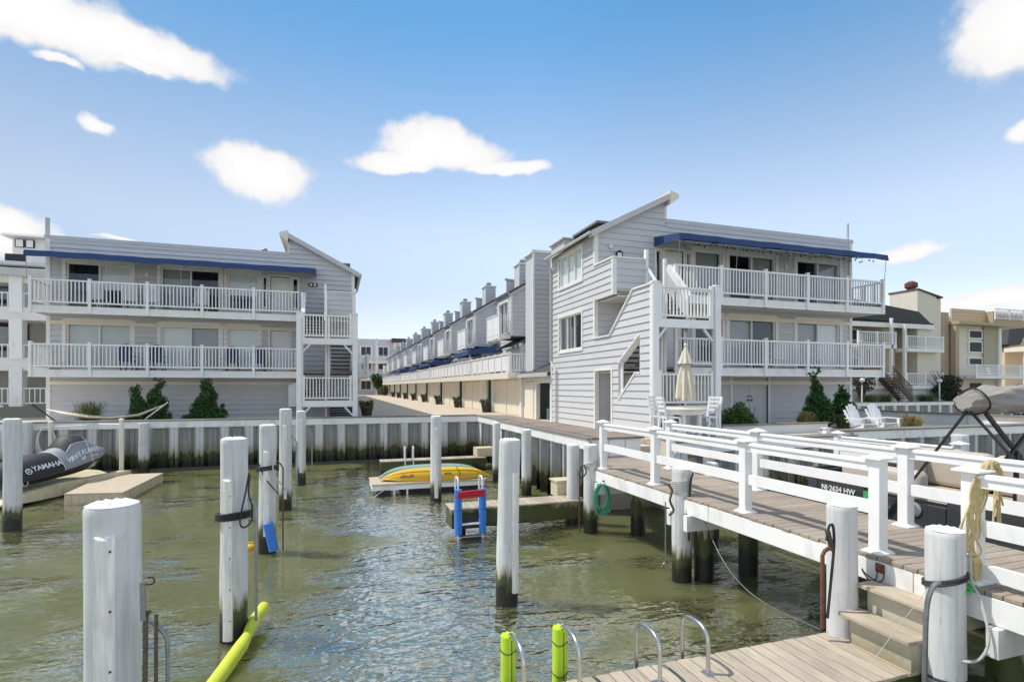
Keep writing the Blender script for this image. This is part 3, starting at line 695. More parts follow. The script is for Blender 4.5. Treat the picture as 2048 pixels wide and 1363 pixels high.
    if right:
        v = MB(); v.box(pl.x - .12, pl.x + .12, pl.y - .1, pl.y, pl.z - .02, pl.z); v.prism([(pl.x - .12, pl.z + .2), (pl.x + .12, pl.z + .2), (pl.x, pl.z + .28)], 'y', pl.y - .1, pl.y); v.box(pl.x - .12, pl.x - .1, pl.y - .1, pl.y, pl.z, pl.z + .2); v.box(pl.x + .1, pl.x + .12, pl.y - .1, pl.y, pl.z, pl.z + .2); w_ = v.build('wall_lamp', BLACK, B)
        for i in range(3): MB().box(pl.x - .085 + i * .06, pl.x - .035 + i * .06, pl.y - .08, pl.y - .02, pl.z + .01, pl.z + .18).build('lamp_glass', SHADE, w_)
        c = P(.62, .07, 6.98); v = MB(); v.lathe([(.09, 0), (.09, .03), (.05, .05)], c, 12, Matrix.Rotation(R(90), 3, 'X')); v.build('wall_vent', CREAM, B)
    else:
        w_ = MB().box(pl.x - .2, pl.x + .2, pl.y - .03, pl.y, pl.z - .09, pl.z + .09).build('house_plaque', TERRA, B)
        for i in range(2): MB().lathe([(.06, 0), (.06, .02)], (pl.x - .09 + i * .18, pl.y - .03, pl.z), 10, Matrix.Rotation(R(90), 3, 'X')).build('plaque_medallion', SHADE, w_)
        MB().prism([(2.55, 2.05), (2.55, .95), (2.85, .95), (2.85, 1.9)], 'y', 0, 1)   # (profile reused below)
        v = MB(); v.hexa([P(2.45, .9, .85), P(2.95, .9, .85), P(2.95, .03, .85), P(2.45, .03, .85), P(2.45, .9, 2.05), P(2.95, .9, 1.85), P(2.95, .03, 1.85), P(2.45, .03, 2.05)]); v.build('meter_cabinet', VIN, B, recalc=True)
    for l, z in ((4.2, f2 + 1.75), (8.9, f2 + 1.75)):
        c = P(l, .06, z); MB().ell(c, .07, .06, .12, 8, 6).build('porch_lamp', SHADE, B, smooth=True)
    return B
RB = end_building(1, 9.12, 17.8, 'grey lap-sided end building on the right with an outdoor stair tower and double doors below', True)
LB = end_building(-1, .88, 28.0, 'grey lap-sided end building on the left, long balconies above a blank siding wall', False)
# ============================================================ BULKHEADS (steel sheet piling with board cap)
def bulkhead(p, q, label, top=ZCAP, depth=.26, per=.88, bot=-2.2, nrm=None, fas=.3, capw=.5, holes=False):
    """p,q: (x,y) of the water face; pans recede away from the water (to the left of p->q reversed by nrm)"""
    p, q = Vector((*p, 0)), Vector((*q, 0)); L = (q - p).length; d = (q - p) / L
    n = Vector((*nrm, 0))                      # towards the water
    B = thing('bulkhead', label, 'bulkhead', p + (q - p) / 2 + Vector((0, 0, bot)), 'sheet pile bulkheads round the basin')
    k = max(2, round(L / per)); w = L / k; zt = top - fas + .02
    fl = dk = None
    ang = math.atan2(d.y, d.x)
    def pan(x0, x1, o0, o1, mat, nm, src):
        # x along the wall, o offset towards land
        c = p + d * ((x0 + x1) / 2)
        if src: return inst(src, c + Vector((0, 0, bot)), B)
        m = MB(); h = (x1 - x0) / 2
        prof = [(-h, o0), (-h * .9, o0), (-h * .86, o0 - .012 if nm == 'flange_pile' else o0), (-.02, o0 - .012 if nm == 'flange_pile' else o0), (0, o0 + .025), (.02, o0 - .012 if nm == 'flange_pile' else o0), (h * .86, o0 - .012 if nm == 'flange_pile' else o0), (h, o0)]
        if nm != 'flange_pile': prof = [(-h - .05, 0.03), (-h + .06, o0), (-h * .3, o0), (-h * .26, o0 - .04), (-h * .12, o0 - .04), (-h * .08, o0), (h * .35, o0), (h * .4, o0 - .05), (h * .55, o0 - .05), (h * .6, o0), (h - .06, o0), (h + .05, .03)]
        vs = []
        for z in (bot, zt):
            for u, o in prof: vs.append(c + d * u - n * o + Vector((0, 0, z)))
        m_ = len(prof); m.add(vs, [(i, i + 1, m_ + i + 1, m_ + i) for i in range(m_ - 1)])
        return m.build(nm, mat, B, recalc=False)
    for i in range(k):
        x = i * w
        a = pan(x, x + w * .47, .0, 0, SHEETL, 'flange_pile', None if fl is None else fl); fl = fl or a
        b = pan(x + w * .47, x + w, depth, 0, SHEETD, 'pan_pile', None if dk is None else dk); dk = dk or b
        if holes and i % 4 == 1:
            c = p + d * (x + w * .73) - n * (depth - .02)
            for z in (-.32, -.42):
                h = MB(); h.lathe([(.035, 0), (.045, .02), (.03, .05)], c + Vector((0, 0, z)), 8, Vector((0, 0, 1)).rotation_difference(n).to_matrix()); h.build('tie_bolt', RUST, B)
    e = d * .02
    nb = max(1, round(L / 3.6))
    for i in range(nb):
        a, b = p + d * (L * i / nb + .004), p + d * (L * (i + 1) / nb - .004)
        m = MB(); m.hexa([a - n * .02 + Vector((0, 0, top - fas)), b - n * .02 + Vector((0, 0, top - fas)), b + n * .06 + Vector((0, 0, top - fas)), a + n * .06 + Vector((0, 0, top - fas)),
                          a - n * .02 + Vector((0, 0, top - .045)), b - n * .02 + Vector((0, 0, top - .045)), b + n * .06 + Vector((0, 0, top - .045)), a + n * .06 + Vector((0, 0, top - .045))])
        m.build('wale_board', FASC, B, recalc=True)
        m = MB(); m.hexa([a - n * capw + Vector((0, 0, top - .04)), b - n * capw + Vector((0, 0, top - .04)), b + n * .09 + Vector((0, 0, top - .04)), a + n * .09 + Vector((0, 0, top - .04)),
                          a - n * capw + Vector((0, 0, top)), b - n * capw + Vector((0, 0, top)), b + n * .09 + Vector((0, 0, top)), a + n * .09 + Vector((0, 0, top))])
        m.build('cap_board', CAPW, B, recalc=True)
    m = MB(); m.hexa([p - n * (depth + .02) + Vector((0, 0, bot)), q - n * (depth + .02) + Vector((0, 0, bot)), q - n * (depth + .3) + Vector((0, 0, bot)), p - n * (depth + .3) + Vector((0, 0, bot)),
                      p - n * (depth + .02) + Vector((0, 0, top - .05)), q - n * (depth + .02) + Vector((0, 0, top - .05)), q - n * (depth + .3) + Vector((0, 0, top - .05)), p - n * (depth + .3) + Vector((0, 0, top - .05))]); m.build('backfill', GRND, B, recalc=True)
    return B
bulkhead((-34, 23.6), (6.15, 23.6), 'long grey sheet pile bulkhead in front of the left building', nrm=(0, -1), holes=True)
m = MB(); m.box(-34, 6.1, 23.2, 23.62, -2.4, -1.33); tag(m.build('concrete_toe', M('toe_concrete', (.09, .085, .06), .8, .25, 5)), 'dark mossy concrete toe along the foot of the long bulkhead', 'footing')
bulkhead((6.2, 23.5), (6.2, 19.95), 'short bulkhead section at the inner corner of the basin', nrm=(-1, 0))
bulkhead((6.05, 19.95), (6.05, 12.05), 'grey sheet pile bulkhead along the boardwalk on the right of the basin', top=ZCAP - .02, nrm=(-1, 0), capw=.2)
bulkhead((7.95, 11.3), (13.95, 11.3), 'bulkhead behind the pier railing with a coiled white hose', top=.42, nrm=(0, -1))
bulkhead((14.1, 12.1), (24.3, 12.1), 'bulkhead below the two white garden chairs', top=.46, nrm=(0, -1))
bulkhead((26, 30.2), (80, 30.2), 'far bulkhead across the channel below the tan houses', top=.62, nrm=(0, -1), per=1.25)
# boardwalk along the right bulkhead
BW = thing('boardwalk', 'brown plank boardwalk along the bulkhead beside the right building', 'boardwalk', (6.6, 17, ZG))
src = None; y = 12.0; i = 0
while y < 23.3:
    if src is None: src = MB().box(6.3, 7.45, y + .003, y + .137, ZCAP - .045, ZCAP - .008).build('plank', BWALK, BW)
    else: inst(src, (6.875, y + .07, ZCAP - .045), BW)
    y += .14
MB().box(7.40, 7.44, 12.02, 23.3, ZG, ZCAP - .05).build('edge_board', FASC, BW)
for i in range(3): MB().box(6.06 + i * .46, 6.06 + i * .46 + .44, 12.0 - .05, 12.0 - .01, -.6, ZCAP - .055).build('end_panel', FASC, BW)
MB().box(6.0, 7.5, 11.9, 12.03, ZCAP - .05, ZCAP).build('end_cap', CAPW, BW)
# gravel bed by the stair wall
gm = MB(); rg = random.Random(2)
for i in range(1500):
    x, yy = rg.uniform(8.0, 10.6), rg.uniform(12.2, 13.6); gm.ell((x, yy, ZG + .02), rg.uniform(.02, .05), rg.uniform(.02, .05), rg.uniform(.015, .035), 5, 3)
gv = gm.build('gravel', STONE); gv['kind'] = 'stuff'; gv['label'] = 'tan gravel bed between the pier landing and the stair tower'; gv['category'] = 'gravel'
MB().box(9.0, 9.12, 12.3, 14.0, ZG, ZG + .14)
# ============================================================ PIER
PX0, PX1 = 5.36, 6.95
PR = thing('pier', 'long wooden pier with white vinyl post-and-rail fences on both sides', 'pier', (6.15, 5, -.3))
src = None; y = -2.0
while y < 10.45:
    w = .138
    if src is None: src = MB().box(PX0 - .04, PX1 + .04, y + .005, y + w - .005, -.04, 0).build('plank', DECKW, PR, bevel=.004)
    else: inst(src, (6.155 + random.uniform(-.008, .008), y + w / 2, -.04), PR)
    y += w
# landing planks that widen towards the shore
for i in range(22):
    y = 10.47 + i * .138; xa = 5.9 + max(0, (y - 10.9)) * .65; m = MB(); m.box(xa, 9.9 if y > 11.4 else 7.85 + (y > 11.2) * .1, y + .003, y + .135, -.04, -.002 + max(0, y - 11.5) * .07); m.build('plank', DECKW, PR)
for x in (PX0 - .02, PX1 + .02):
    y = -2
    for k, L in enumerate((2.6, 3.1, 3.0, 3.72)):
        MB().box(x - .022, x + .022, y + .004, y + L - .004, -.27, -.045).build('fascia_board', FASC, PR, bevel=.004); y += L
for x in (5.8, 6.5): MB().box(x - .03, x + .03, -2, 10.4, -.25, -.05).build('joist', BRNW, PR)
for y in (7.15, 7.6, 3.0, 3.45, 10.2):
    MB().box(PX0 - .12, PX1 + .12, y - .045, y + .045, -.52, -.275).build('cross_beam', FASC, PR)
def piling(px=None, base=None, top=None, pos=None, zt=None, r=.15, strip=None, label='', cap=True, mat=None, bot=-3, name='piling', sa=0, lean=0):
    if pos is None:
        pos = onZ(px, base, ZW); d = (HC - ZW) * F / (base - HY); zt = HC - d * (top - HY) / F
    P = thing(name, label, 'piling', (pos[0], pos[1], bot), 'white wrapped mooring pilings')
    c = Vector((pos[0], pos[1], 0)); m = MB(); sec = []; n = 28; rr = random.Random(int(pos[0] * 100))
    for z in [bot, -1.5, -1.2, -.9, -.6, -.3, 0, zt * .5 if zt > .2 else zt * .3, zt - .06, zt - .02, zt]:
        ring = []
        for k in range(n):
            g = 2 * math.pi * k / n; q = r * (1 + .02 * math.sin(3 * g + z * 2) + .012 * math.sin(5 * g + 1.3 * z)) * (1.03 if z < -.4 else 1)
            if z == zt: q *= .93
            ring.append(c + Vector((q * math.cos(g) + lean * z, q * math.sin(g), z)))
        sec.append(ring)
    m.loft(sec); m.build('post', mat or PILE, P, smooth=True)
    if cap:
        m = MB(); ring0 = []; ring1 = []; n2 = 30; zc = zt + .004; ctr = c + Vector((lean * zt, 0, zt + .018))
        for k in range(n2):
            g = 2 * math.pi * k / n2; u = .5 + .5 * ((k * 7) % 3 - 1); ring0.append(c + Vector((r * .97 * math.cos(g) + lean * zt, r * .97 * math.sin(g), zc - .004))); ring1.append(c + Vector((r * .6 * math.cos(g) + lean * zt, r * .6 * math.sin(g), zc + .008 + .012 * u)))
        m.add(ring0 + ring1 + [ctr], [(k, (k + 1) % n2, n2 + (k + 1) % n2, n2 + k) for k in range(n2)] + [(n2 + k, n2 + (k + 1) % n2, 2 * n2) for k in range(n2)]); m.build('wrap_top', VIN, P)
    if strip:
        sa_, z0, z1, w = strip; vd = Vector((-pos[0], -pos[1], 0)).normalized(); a = math.atan2(vd.y, vd.x) + R(sa_)
        t = Vector((math.cos(a), math.sin(a), 0)); s_ = Vector((-t.y, t.x, 0)); o = c + t * (r - .01)
        m = MB(); m.loft([[o + s_ * (-w) + Vector((0, 0, z)), o + s_ * (-w) + t * .035 + Vector((0, 0, z)), o + s_ * (-w * .4) + t * .05 + Vector((0, 0, z - (.02 if z == z1 else 0))), o + s_ * (w * .4) + t * .05 + Vector((0, 0, z - (.02 if z == z1 else 0))), o + s_ * w + t * .035 + Vector((0, 0, z)), o + s_ * w + Vector((0, 0, z))] for z in (z0, z1)])
        so_ = m.build('rub_strip', RUBW, P)
        for z in np.arange(z0 + .25, z1, .38):
            q = MB(); q.lathe([(.008, 0), (.008, .006)], o + t * .047 + s_ * (w * .65) + Vector((0, 0, z)), 6, Vector((0, 0, 1)).rotation_difference(t).to_matrix()); q.build('screw', RUST, so_)
    return P
for (x, y), lb in zip(((5.75, 7.35), (6.65, 7.35), (5.8, 3.2), (6.6, 3.2), (6.2, 10.1)), ('left', 'right', 'a', 'b', 'c')):
    m = MB(); m.lathe([(.155, -3), (.155, -.5), (.15, -.3)], (x, y, 0), 20); m.build('support_pile', PILEB, PR, smooth=True)
# posts and rails
def vpost(x, y, parent, h=1.0, z=0, w=.063):
    m = MB(); m.box(x - w, x + w, y - w, y + w, z, z + h); p = m.build('rail_post', VINR, parent, bevel=.005)
    m = MB(); a, b = w + .012, w + .05; m.loft([[(x - q, y - q, zz), (x + q, y - q, zz), (x + q, y + q, zz), (x - q, y + q, zz)] for q, zz in ((a, z + h), (b, z + h + .012), (b, z + h + .028), (a * .75, z + h + .055), (.01, z + h + .075))]); m.build('post_cap', VINR, p)
    m = MB(); m.loft([[(x - q, y - q, zz), (x + q, y - q, zz), (x + q, y + q, zz), (x - q, y + q, zz)] for q, zz in ((w + .045, z + .001), (w + .045, z + .014), (w + .004, z + .045))]); m.build('post_base', VINR, p)
    return p
def vrail(x, y0, y1, z, hgt, parent, top=False):
    y0, y1 = y0 + .064, y1 - .064
    m = MB()
    if top: m.loft([[(x + a, y, z + b) for a, b in ((-.045, -hgt / 2), (.045, -hgt / 2), (.045, hgt / 2 - .035), (.062, hgt / 2 - .03), (.062, hgt / 2 - .008), (.035, hgt / 2 + .006), (-.035, hgt / 2 + .006), (-.062, hgt / 2 - .008), (-.062, hgt / 2 - .03), (-.045, hgt / 2 - .035))] for y in (y0, y1)])
    else: m.box(x - .024, x + .024, y0, y1, z - hgt / 2, z + hgt / 2)
    return m.build('rail', VINR, parent, recalc=True)
NP = [10.3, 8.33, 6.1, 4.17]
for y in NP: vpost(5.47, y, PR, .98)
for a, b in zip(NP[1:], NP): vrail(5.47, a, b, .915, .115, PR, True); vrail(5.47, a, b, .47, .14, PR)
NP2 = [3.28, 1.2, -.9]
for y in NP2: vpost(5.47, y, PR, .98)
for a, b in zip(NP2[1:], NP2): vrail(5.47, a, b, .915, .115, PR, True); vrail(5.47, a, b, .50, .14, PR); vrail(5.47, a, b, .12, .13, PR)
FP = [9.85, 7.35, 4.85, 2.4, -.1]
for y in FP: vpost(6.84, y, PR, .98)
for a, b in zip(FP[1:], FP): vrail(6.84, a, b, .915, .115, PR, True); vrail(6.84, a, b, .47, .14, PR)
for yy in (12.0,):
    pass
# second railing on the finger beyond the boat
FR = thing('finger_rail', 'white vinyl rail on the finger dock beyond the pontoon boat', 'railing', (11.2, 8, -.3))
vpost(11.3, 9.6, FR, 1.0, -.35); vpost(11.3, 7.0, FR, 1.0, -.35)
vrail(11.3, 7.0, 9.6, .55, .1, FR, True); vrail(11.3, 7.0, 9.6, .2, .1, FR)
MB().box(11.1, 12.1, 5.5, 11.2, -.45, -.36).build('finger_deck', DOCKW, FR)
for y in (6, 8.5, 10.8): m = MB(); m.lathe([(.13, -3), (.13, -.4)], (11.6, y, 0), 14); m.build('support_pile', PILEB, FR, smooth=True)
# ------------------------------------------------------------ pilings in the water
piling(225, 1720, 1010, None, None, .15, (12, -1.5, .62, .055), 'large white piling in the left foreground with a scuffed fender strip', sa=0) if 0 else None
p0 = onD(225, 1000, 3.55)
PA = piling(pos=(p0.x, p0.y), zt=HC - 3.55 * (1007 - HY) / F, r=.155, strip=(-14, -2.2, HC - 3.55 * (1060 - HY) / F, .055), label='large white piling in the left foreground with a grubby fender strip')
P468 = piling(468, 1276, 877, strip=(-24, -1.35, .62, .055), r=.155, label='white piling with a black strap tied round it above the green pole')
P535 = piling(535, 1104, 850, strip=(-8, -1.05, .55, .05), r=.15, label='white piling with a blue foam fender at its foot')
P571 = piling(571, 1018, 818, strip=(-8, -1.1, .78, .05), r=.15, label='tall white piling directly behind the blue-fendered one')
P601 = piling(602, 968, 822, strip=(0, -1.0, .72, .05), r=.145, label='farthest piling of the left row, against the long bulkhead')
P872 = piling(872, 1000, 832, strip=(4, -1.3, .62, .05), r=.15, label='white piling standing in front of the yellow kayak')
P1014 = piling(1017, 1205, 879, strip=(38, -1.2, .52, .05), r=.155, label='tall white piling in mid-basin with a dark wet foot', lean=.02)
piling(25, 1060, 838, r=.16, label='white piling at the left edge with a navy rope round it')
piling(1053, 990, 859, r=.14, label='white piling behind the mid-basin one, beside the boardwalk bulkhead')
piling(993, 962, 845, r=.13, label='small piling in the inner corner by the far little dock')
piling(pos=onD(1146, 900, 12.3).xy, zt=.43, r=.14, label='piling at the landward end of the small centre dock')
P1181 = piling(1181, 1063, 889, r=.145, label='piling with white rope loops and the green hose hanging beside it')
P1363 = piling(1363, 1160, 936, r=.15, label='piling against the pier wound round its head with white cord', cap=True)
q = onD(1684, 1000, 5.55); P1681 = piling(pos=(q.x, q.y), zt=HC - 5.55 * (1008 - HY) / F, r=.14, label='piling between the pier and the near dock with a rusty pole tied on')
q = onD(1890, 1000, 4.75); P1890 = piling(pos=(q.x, q.y), zt=HC - 4.75 * (1058 - HY) / F, r=.145, mat=PILE, label='white piling at the lower right with a hose and green cord tied round it')
for px, yy, z, lb in ((53, 23.25, .52, 'stub piling set against the long bulkhead at the far left'), (288, 23.25, .42, 'stub piling against the long bulkhead with a dangling cord')):
    q = onY(px, 900, yy); piling(pos=(q.x, yy), zt=z, r=.17, label=lb, cap=False)
q = onD(1424, 900, 10.6); piling(pos=(q.x, q.y), zt=.25, r=.13, label='short piling seen between the pier rails in front of the bulkhead')
q = onD(1920, 900, 15.3); piling(pos=(q.x, q.y), zt=.40, r=.2, label='piling stub in front of the bulkhead by the folded boat canopy', cap=False)
# ------------------------------------------------------------ docks
def dock(name, label, x0, x1, y0, y1, z, along='x', skirt=.3, pw=.14, mat=None):
    Dk = thing(name, label, 'dock', ((x0 + x1) / 2, (y0 + y1) / 2, z - .3), 'low docks in the basin')
    src = None
    if along == 'x':
        n = round((x1 - x0) / pw); w = (x1 - x0) / n
        for i in range(n):
            c = x0 + (i + .5) * w
            if src is None: src = MB().box(c - w / 2 + .007, c + w / 2 - .007, y0, y1, z - .035, z).build('plank', mat or DOCKW, Dk, bevel=.004)
            else: inst(src, (c, (y0 + y1) / 2 + random.uniform(-.006, .006), z - .035), Dk)
    for a, b, c, d_ in ((x0 + .02, x1 - .02, y0 + .03, y0 + .07), (x0 + .02, x1 - .02, y1 - .07, y1 - .03)): MB().box(a, b, c, d_, z - .035 - skirt, z - .036).build('skirt_board', DOCKS, Dk)
    MB().box(x0 + .02, x0 + .06, y0 + .075, y1 - .075, z - .035 - skirt, z - .036).build('skirt_board', DOCKS, Dk)
    MB().box(x1 - .06, x1 - .02, y0 + .075, y1 - .075, z - .035 - skirt, z - .036).build('skirt_board', DOCKS, Dk)
    for x in (x0 + .3, x1 - .3):
        m = MB(); m.lathe([(.09, -3), (.09, z - .04)], (x, (y0 + y1) / 2, 0), 10); m.build('leg', DOCKS, Dk)
    return Dk
ND = dock('near_dock', 'pale plank dock in the right foreground with two steel ladders', -1.2, 5.28, 3.42, 4.27, -.8)
for x0, x1, z0, z1 in ((4.86, 5.08, -.8, -.5), (5.1, 5.32, -.8, -.24)):
    MB().box(x0 + .03, x1 + .1, 3.42 if z1 < -.4 else 3.4, 4.02, z0 + .002, z1 - .04).build('step_riser', STEPW, ND)
    MB().box(x0 - .06, x1 + .02, 3.38 if z1 < -.4 else 3.36, 4.08, z1 - .038, z1).build('step_tread', DOCKW, ND, bevel=.005)
CD = dock('centre_dock', 'small plank dock in mid-basin with a blue foam ladder', 2.3, 5.45, 11.0, 11.66, -.8, skirt=.38)
m = MB(); m.box(5.0, 5.5, 11.7, 12.1, -.85, -.5); m.box(4.97, 5.52, 11.67, 12.13, -.5, -.46); m.build('step_box', CREAMP, CD)
FD = dock('corner_dock', 'narrow weathered dock in the inner corner behind the kayaks', 1.55, 5.5, 19.75, 20.35, -.92, skirt=.45)
m = MB(); m.box(5.2, 5.9, 20.0, 20.6, -.92, -.6); m.build('step_box', CREAMP, FD)
def hoop(mb, x, y0, y1, z0, z1, r=.019, zb=None):
    pts = []; n = 14; zb = z0 if zb is None else zb
    ym, hw = (y0 + y1) / 2, (y0 - y1) / 2
    pts.append((x, y0, z0))
    for i in range(n + 1):
        g = math.pi * i / n; pts.append((x, ym + hw * math.copysign(abs(math.cos(g)) ** .7, math.cos(g)), z1 - abs(hw) * .9 + abs(hw) * .9 * math.sin(g) ** .8 + (.05 * (1 - i / n)) * 0))
    pts.append((x, y1, zb)); mb.tube(pts, r, 10)
def ladder(label, x0, x1, yw, yd, ztop, zdock, zbot, foam=None, ftop=None, fbot=None, mat=None):
    Ld = thing('dock_ladder', label, 'ladder', ((x0 + x1) / 2, yw, zbot), 'swim ladders on the docks')
    for x in (x0, x1):
        m = MB(); hoop(m, x, yw, yd, zbot, ztop, zb=zdock); m.build('side_rail', mat or STEEL, Ld, smooth=True)
        m = MB(); m.box(x - .05, x + .05, yd - .05, yd + .05, zdock - .002, zdock + .008); m.build('foot_plate', STEEL, Ld)
        if foam:
            m = MB(); n = 18; secs = []; fr_ = .078 if mat else .066
            for z in (fbot, fbot + .3, ftop - .3, ftop - .02, ftop): secs.append([(x + fr_ * (1.06 if z == fbot + .3 else 1) * math.cos(2 * math.pi * k / n), yw + fr_ * math.sin(2 * math.pi * k / n), z - (.012 if z == ftop and k % 2 else 0)) for k in range(n)])
            m.loft(secs); fo = m.build('foam_sleeve', foam, Ld, smooth=True)
            for z in (ftop - .14, ftop - .42):
                if z > fbot:
                    t = MB(); t.tube([(x + (fr_ + .003) * math.cos(2 * math.pi * k / 16), yw + (fr_ + .003) * math.sin(2 * math.pi * k / 16), z + .01 * math.sin(k)) for k in range(17)], .004, 5, False); t.tube([(x + .05, yw - .03, z), (x + .1, yw - .07, z - .02)], .003, 5); t.build('cable_tie', BLACK, fo)
            t = MB(); t.bar((x + .012, yw - fr_ + .001, ftop - .03), (x + .012, yw - fr_ + .001, fbot), .006, .004); t.build('slit', BLACK, fo)
    for z in np.arange(zbot + .1, zdock - .05, .28): m = MB(); m.bar((x0 + .02, yw, z), (x1 - .02, yw, z), .07, .03); m.build('rung', mat or STEEL, Ld)
    return Ld
ladder('steel ladder with lime green foam sleeves at the bottom of the picture', 1.44, 1.93, 4.46, 4.05, -.36, -.8, -1.9, LIME, -.41, -1.5)
ladder('bare steel ladder hoops on the near dock', 2.66, 3.16, 4.36, 3.98, -.40, -.8, -1.9)
LDB = ladder('ladder with blue foam sleeves and a red strap on the centre dock', 2.42, 2.94, 10.86, 11.14, -.13, -.8, -1.75, FOAMB, -.36, -1.3, mat=WHITEP)
m = MB()
for k in range(3): m.tube([(2.4, 10.79, -.42 - k * .05), (2.68, 10.76, -.40 - k * .055), (2.96, 10.79, -.40 - k * .05)], .028, 8)
m.build('tie_strap', RED, LDB, smooth=True)
m = MB(); m.box(2.47, 2.89, 10.9, 10.96, -1.2, -.95); m.box(2.47, 2.89, 10.75, 10.95, -1.42, -1.36); m.build('black_step', BLACK, LDB)
ladder('white ladder hoop on the narrow corner dock', 2.42, 2.72, 19.65, 19.95, -.42, -.92, -1.6, mat=WHITEP)
# ------------------------------------------------------------ kayaks on their platform
KP = thing('kayak_platform', 'low white-edged float carrying two upturned kayaks', 'float', (2.7, 16.5, ZW))
MB().box(1.0, 4.42, 15.85, 17.2, -1.1, -1.045).build('platform_top', TANTOP, KP, bevel=.01)
MB().box(1.06, 4.36, 15.9, 15.95, -1.24, -1.105).build('edge_board', FASC, KP); MB().box(1.02, 1.07, 15.9, 17.15, -1.24, -1.105).build('edge_board', FASC, KP)
MB().box(1.2, 1.55, 16.0, 17.0, -1.7, -1.11).build('float_block', BLACK, KP); MB().box(1.9, 4.2, 16.05, 17.0, -1.7, -1.11).build('float_block', BLACK, KP)
for x in (1.62, 2.0): MB().box(x, x + .05, 15.95, 16.02, -1.6, -1.11).build('float_strap', FASC, KP)
def kayak(name, label, xc, yc, L, W_, H, z, rz, mat, rev=1):
    K = thing(name, label, 'kayak', (xc, yc, z), 'two upturned kayaks on the float'); secs = []; n = 26
    Mx = Matrix.Translation((xc, yc, z)) @ Matrix.Rotation(rz, 4, 'Z')
    def env(t): return max(.02, (1 - abs(t) ** 2.6)) ** .62
    def pt(t, g):
        w = W_ / 2 * env(t); h = H * (.42 + .58 * env(t)) * max(.25, 1 - abs(t) ** 7 * .8); a = math.pi * g
        x = t * L / 2; cw = math.copysign(abs(math.cos(a)) ** .62, math.cos(a)); ch = math.sin(a) ** .75
        rock = .06 * t * t
        return Mx @ Vector((x, -w * cw, max(.0, h * ch * 1.0) + rock * (1 - ch)))
    for i in range(n + 1):
        t = -1 + 2 * i / n; secs.append([pt(t, j / 14) for j in range(15)])
    m = MB(); m.loft(secs, closed=True); m.build('hull', mat, K, smooth=True, recalc=True)
    r = MB(); r.tube([Mx @ Vector((t * L / 2 * 1.0, s_ * W_ / 2 * env(t) * 1.0, .03 + .06 * t * t)) for s_ in (-1,) for t in np.linspace(-.97, .97, 24)], .016, 6); r.build('gunwale', mat, K, smooth=True)
    r = MB(); r.tube([pt(t, .30) + Vector((0, -.003, .004)) for t in np.linspace(-.93, .93, 24)], .02, 6); r.build('hull_chine', mat, K, smooth=True)
    return K, pt, Mx
KT, _, _ = kayak('teal_kayak', 'pale teal kayak upside down behind the yellow one', 2.9, 16.8, 3.3, .75, .38, -1.05, R(-1), TEAL)
KY, kpt, kM = kayak('yellow_kayak', 'yellow kayak upside down on the float with a dark tie strap', 2.95, 16.28, 3.35, .8, .35, -1.05, R(-3), YEL)
m = MB(); m.tube([kpt(.38 + .02 * math.sin(j), j / 12) * 1.0 + Vector((0, -.004, .006)) for j in range(1, 12)], .012, 6); m.build('tie_strap', BLACK, KY)
def letters(parent, txt, o, u, v, h, mat, depth=.004, bold=True, name='lettering', shear=0.0):
    cu = bpy.data.curves.new(name, 'FONT'); cu.body = txt; cu.size = h * 1.38; cu.extrude = depth; cu.offset = h * .025 if bold else 0; cu.shear = shear; cu.resolution_u = 2
    o_ = bpy.data.objects.new(name, cu); COL.objects.link(o_); dg = bpy.context.evaluated_depsgraph_get()
    me = bpy.data.meshes.new_from_object(o_.evaluated_get(dg)); bpy.data.objects.remove(o_)
    u, v = Vector(u).normalized(), Vector(v); v = (v - u * v.dot(u)).normalized(); n = u.cross(v)
    Mt = Matrix((( u.x, v.x, n.x, o[0]), (u.y, v.y, n.y, o[1]), (u.z, v.z, n.z, o[2]), (0, 0, 0, 1)))
    mb = MB(Mt); mb.add([tuple(p.co) for p in me.vertices], [tuple(p.vertices) for p in me.polygons]); bpy.data.meshes.remove(me)
    return mb.build(name, mat, parent)
a, b = kpt(-.02, .14), kpt(.35, .14); up = kpt(.1, .19) - kpt(.1, .11)
letters(KY, 'LA    RTO', a + (a - kpt(-.02, .14)) + Vector((0, -.012, -.01)), b - a, up, .075, LETD)
a, b = kpt(-.66, .12), kpt(-.42, .13); up = kpt(-.5, .19) - kpt(-.5, .11)
e_ = MB()
for i in range(7): f_ = i / 7; o_ = a.lerp(b, f_) + Vector((0, -.012, -.01)); e_.bar(o_, o_ + up.normalized() * (.035 + .05 * ((i * 3) % 4) / 3) + (b - a).normalized() * .03, .018, .01)
e_.bar(a + Vector((0, -.012, -.015)), b + Vector((0, -.012, -.015)), .01, .012); e_.build('emblem', LETD, KY)
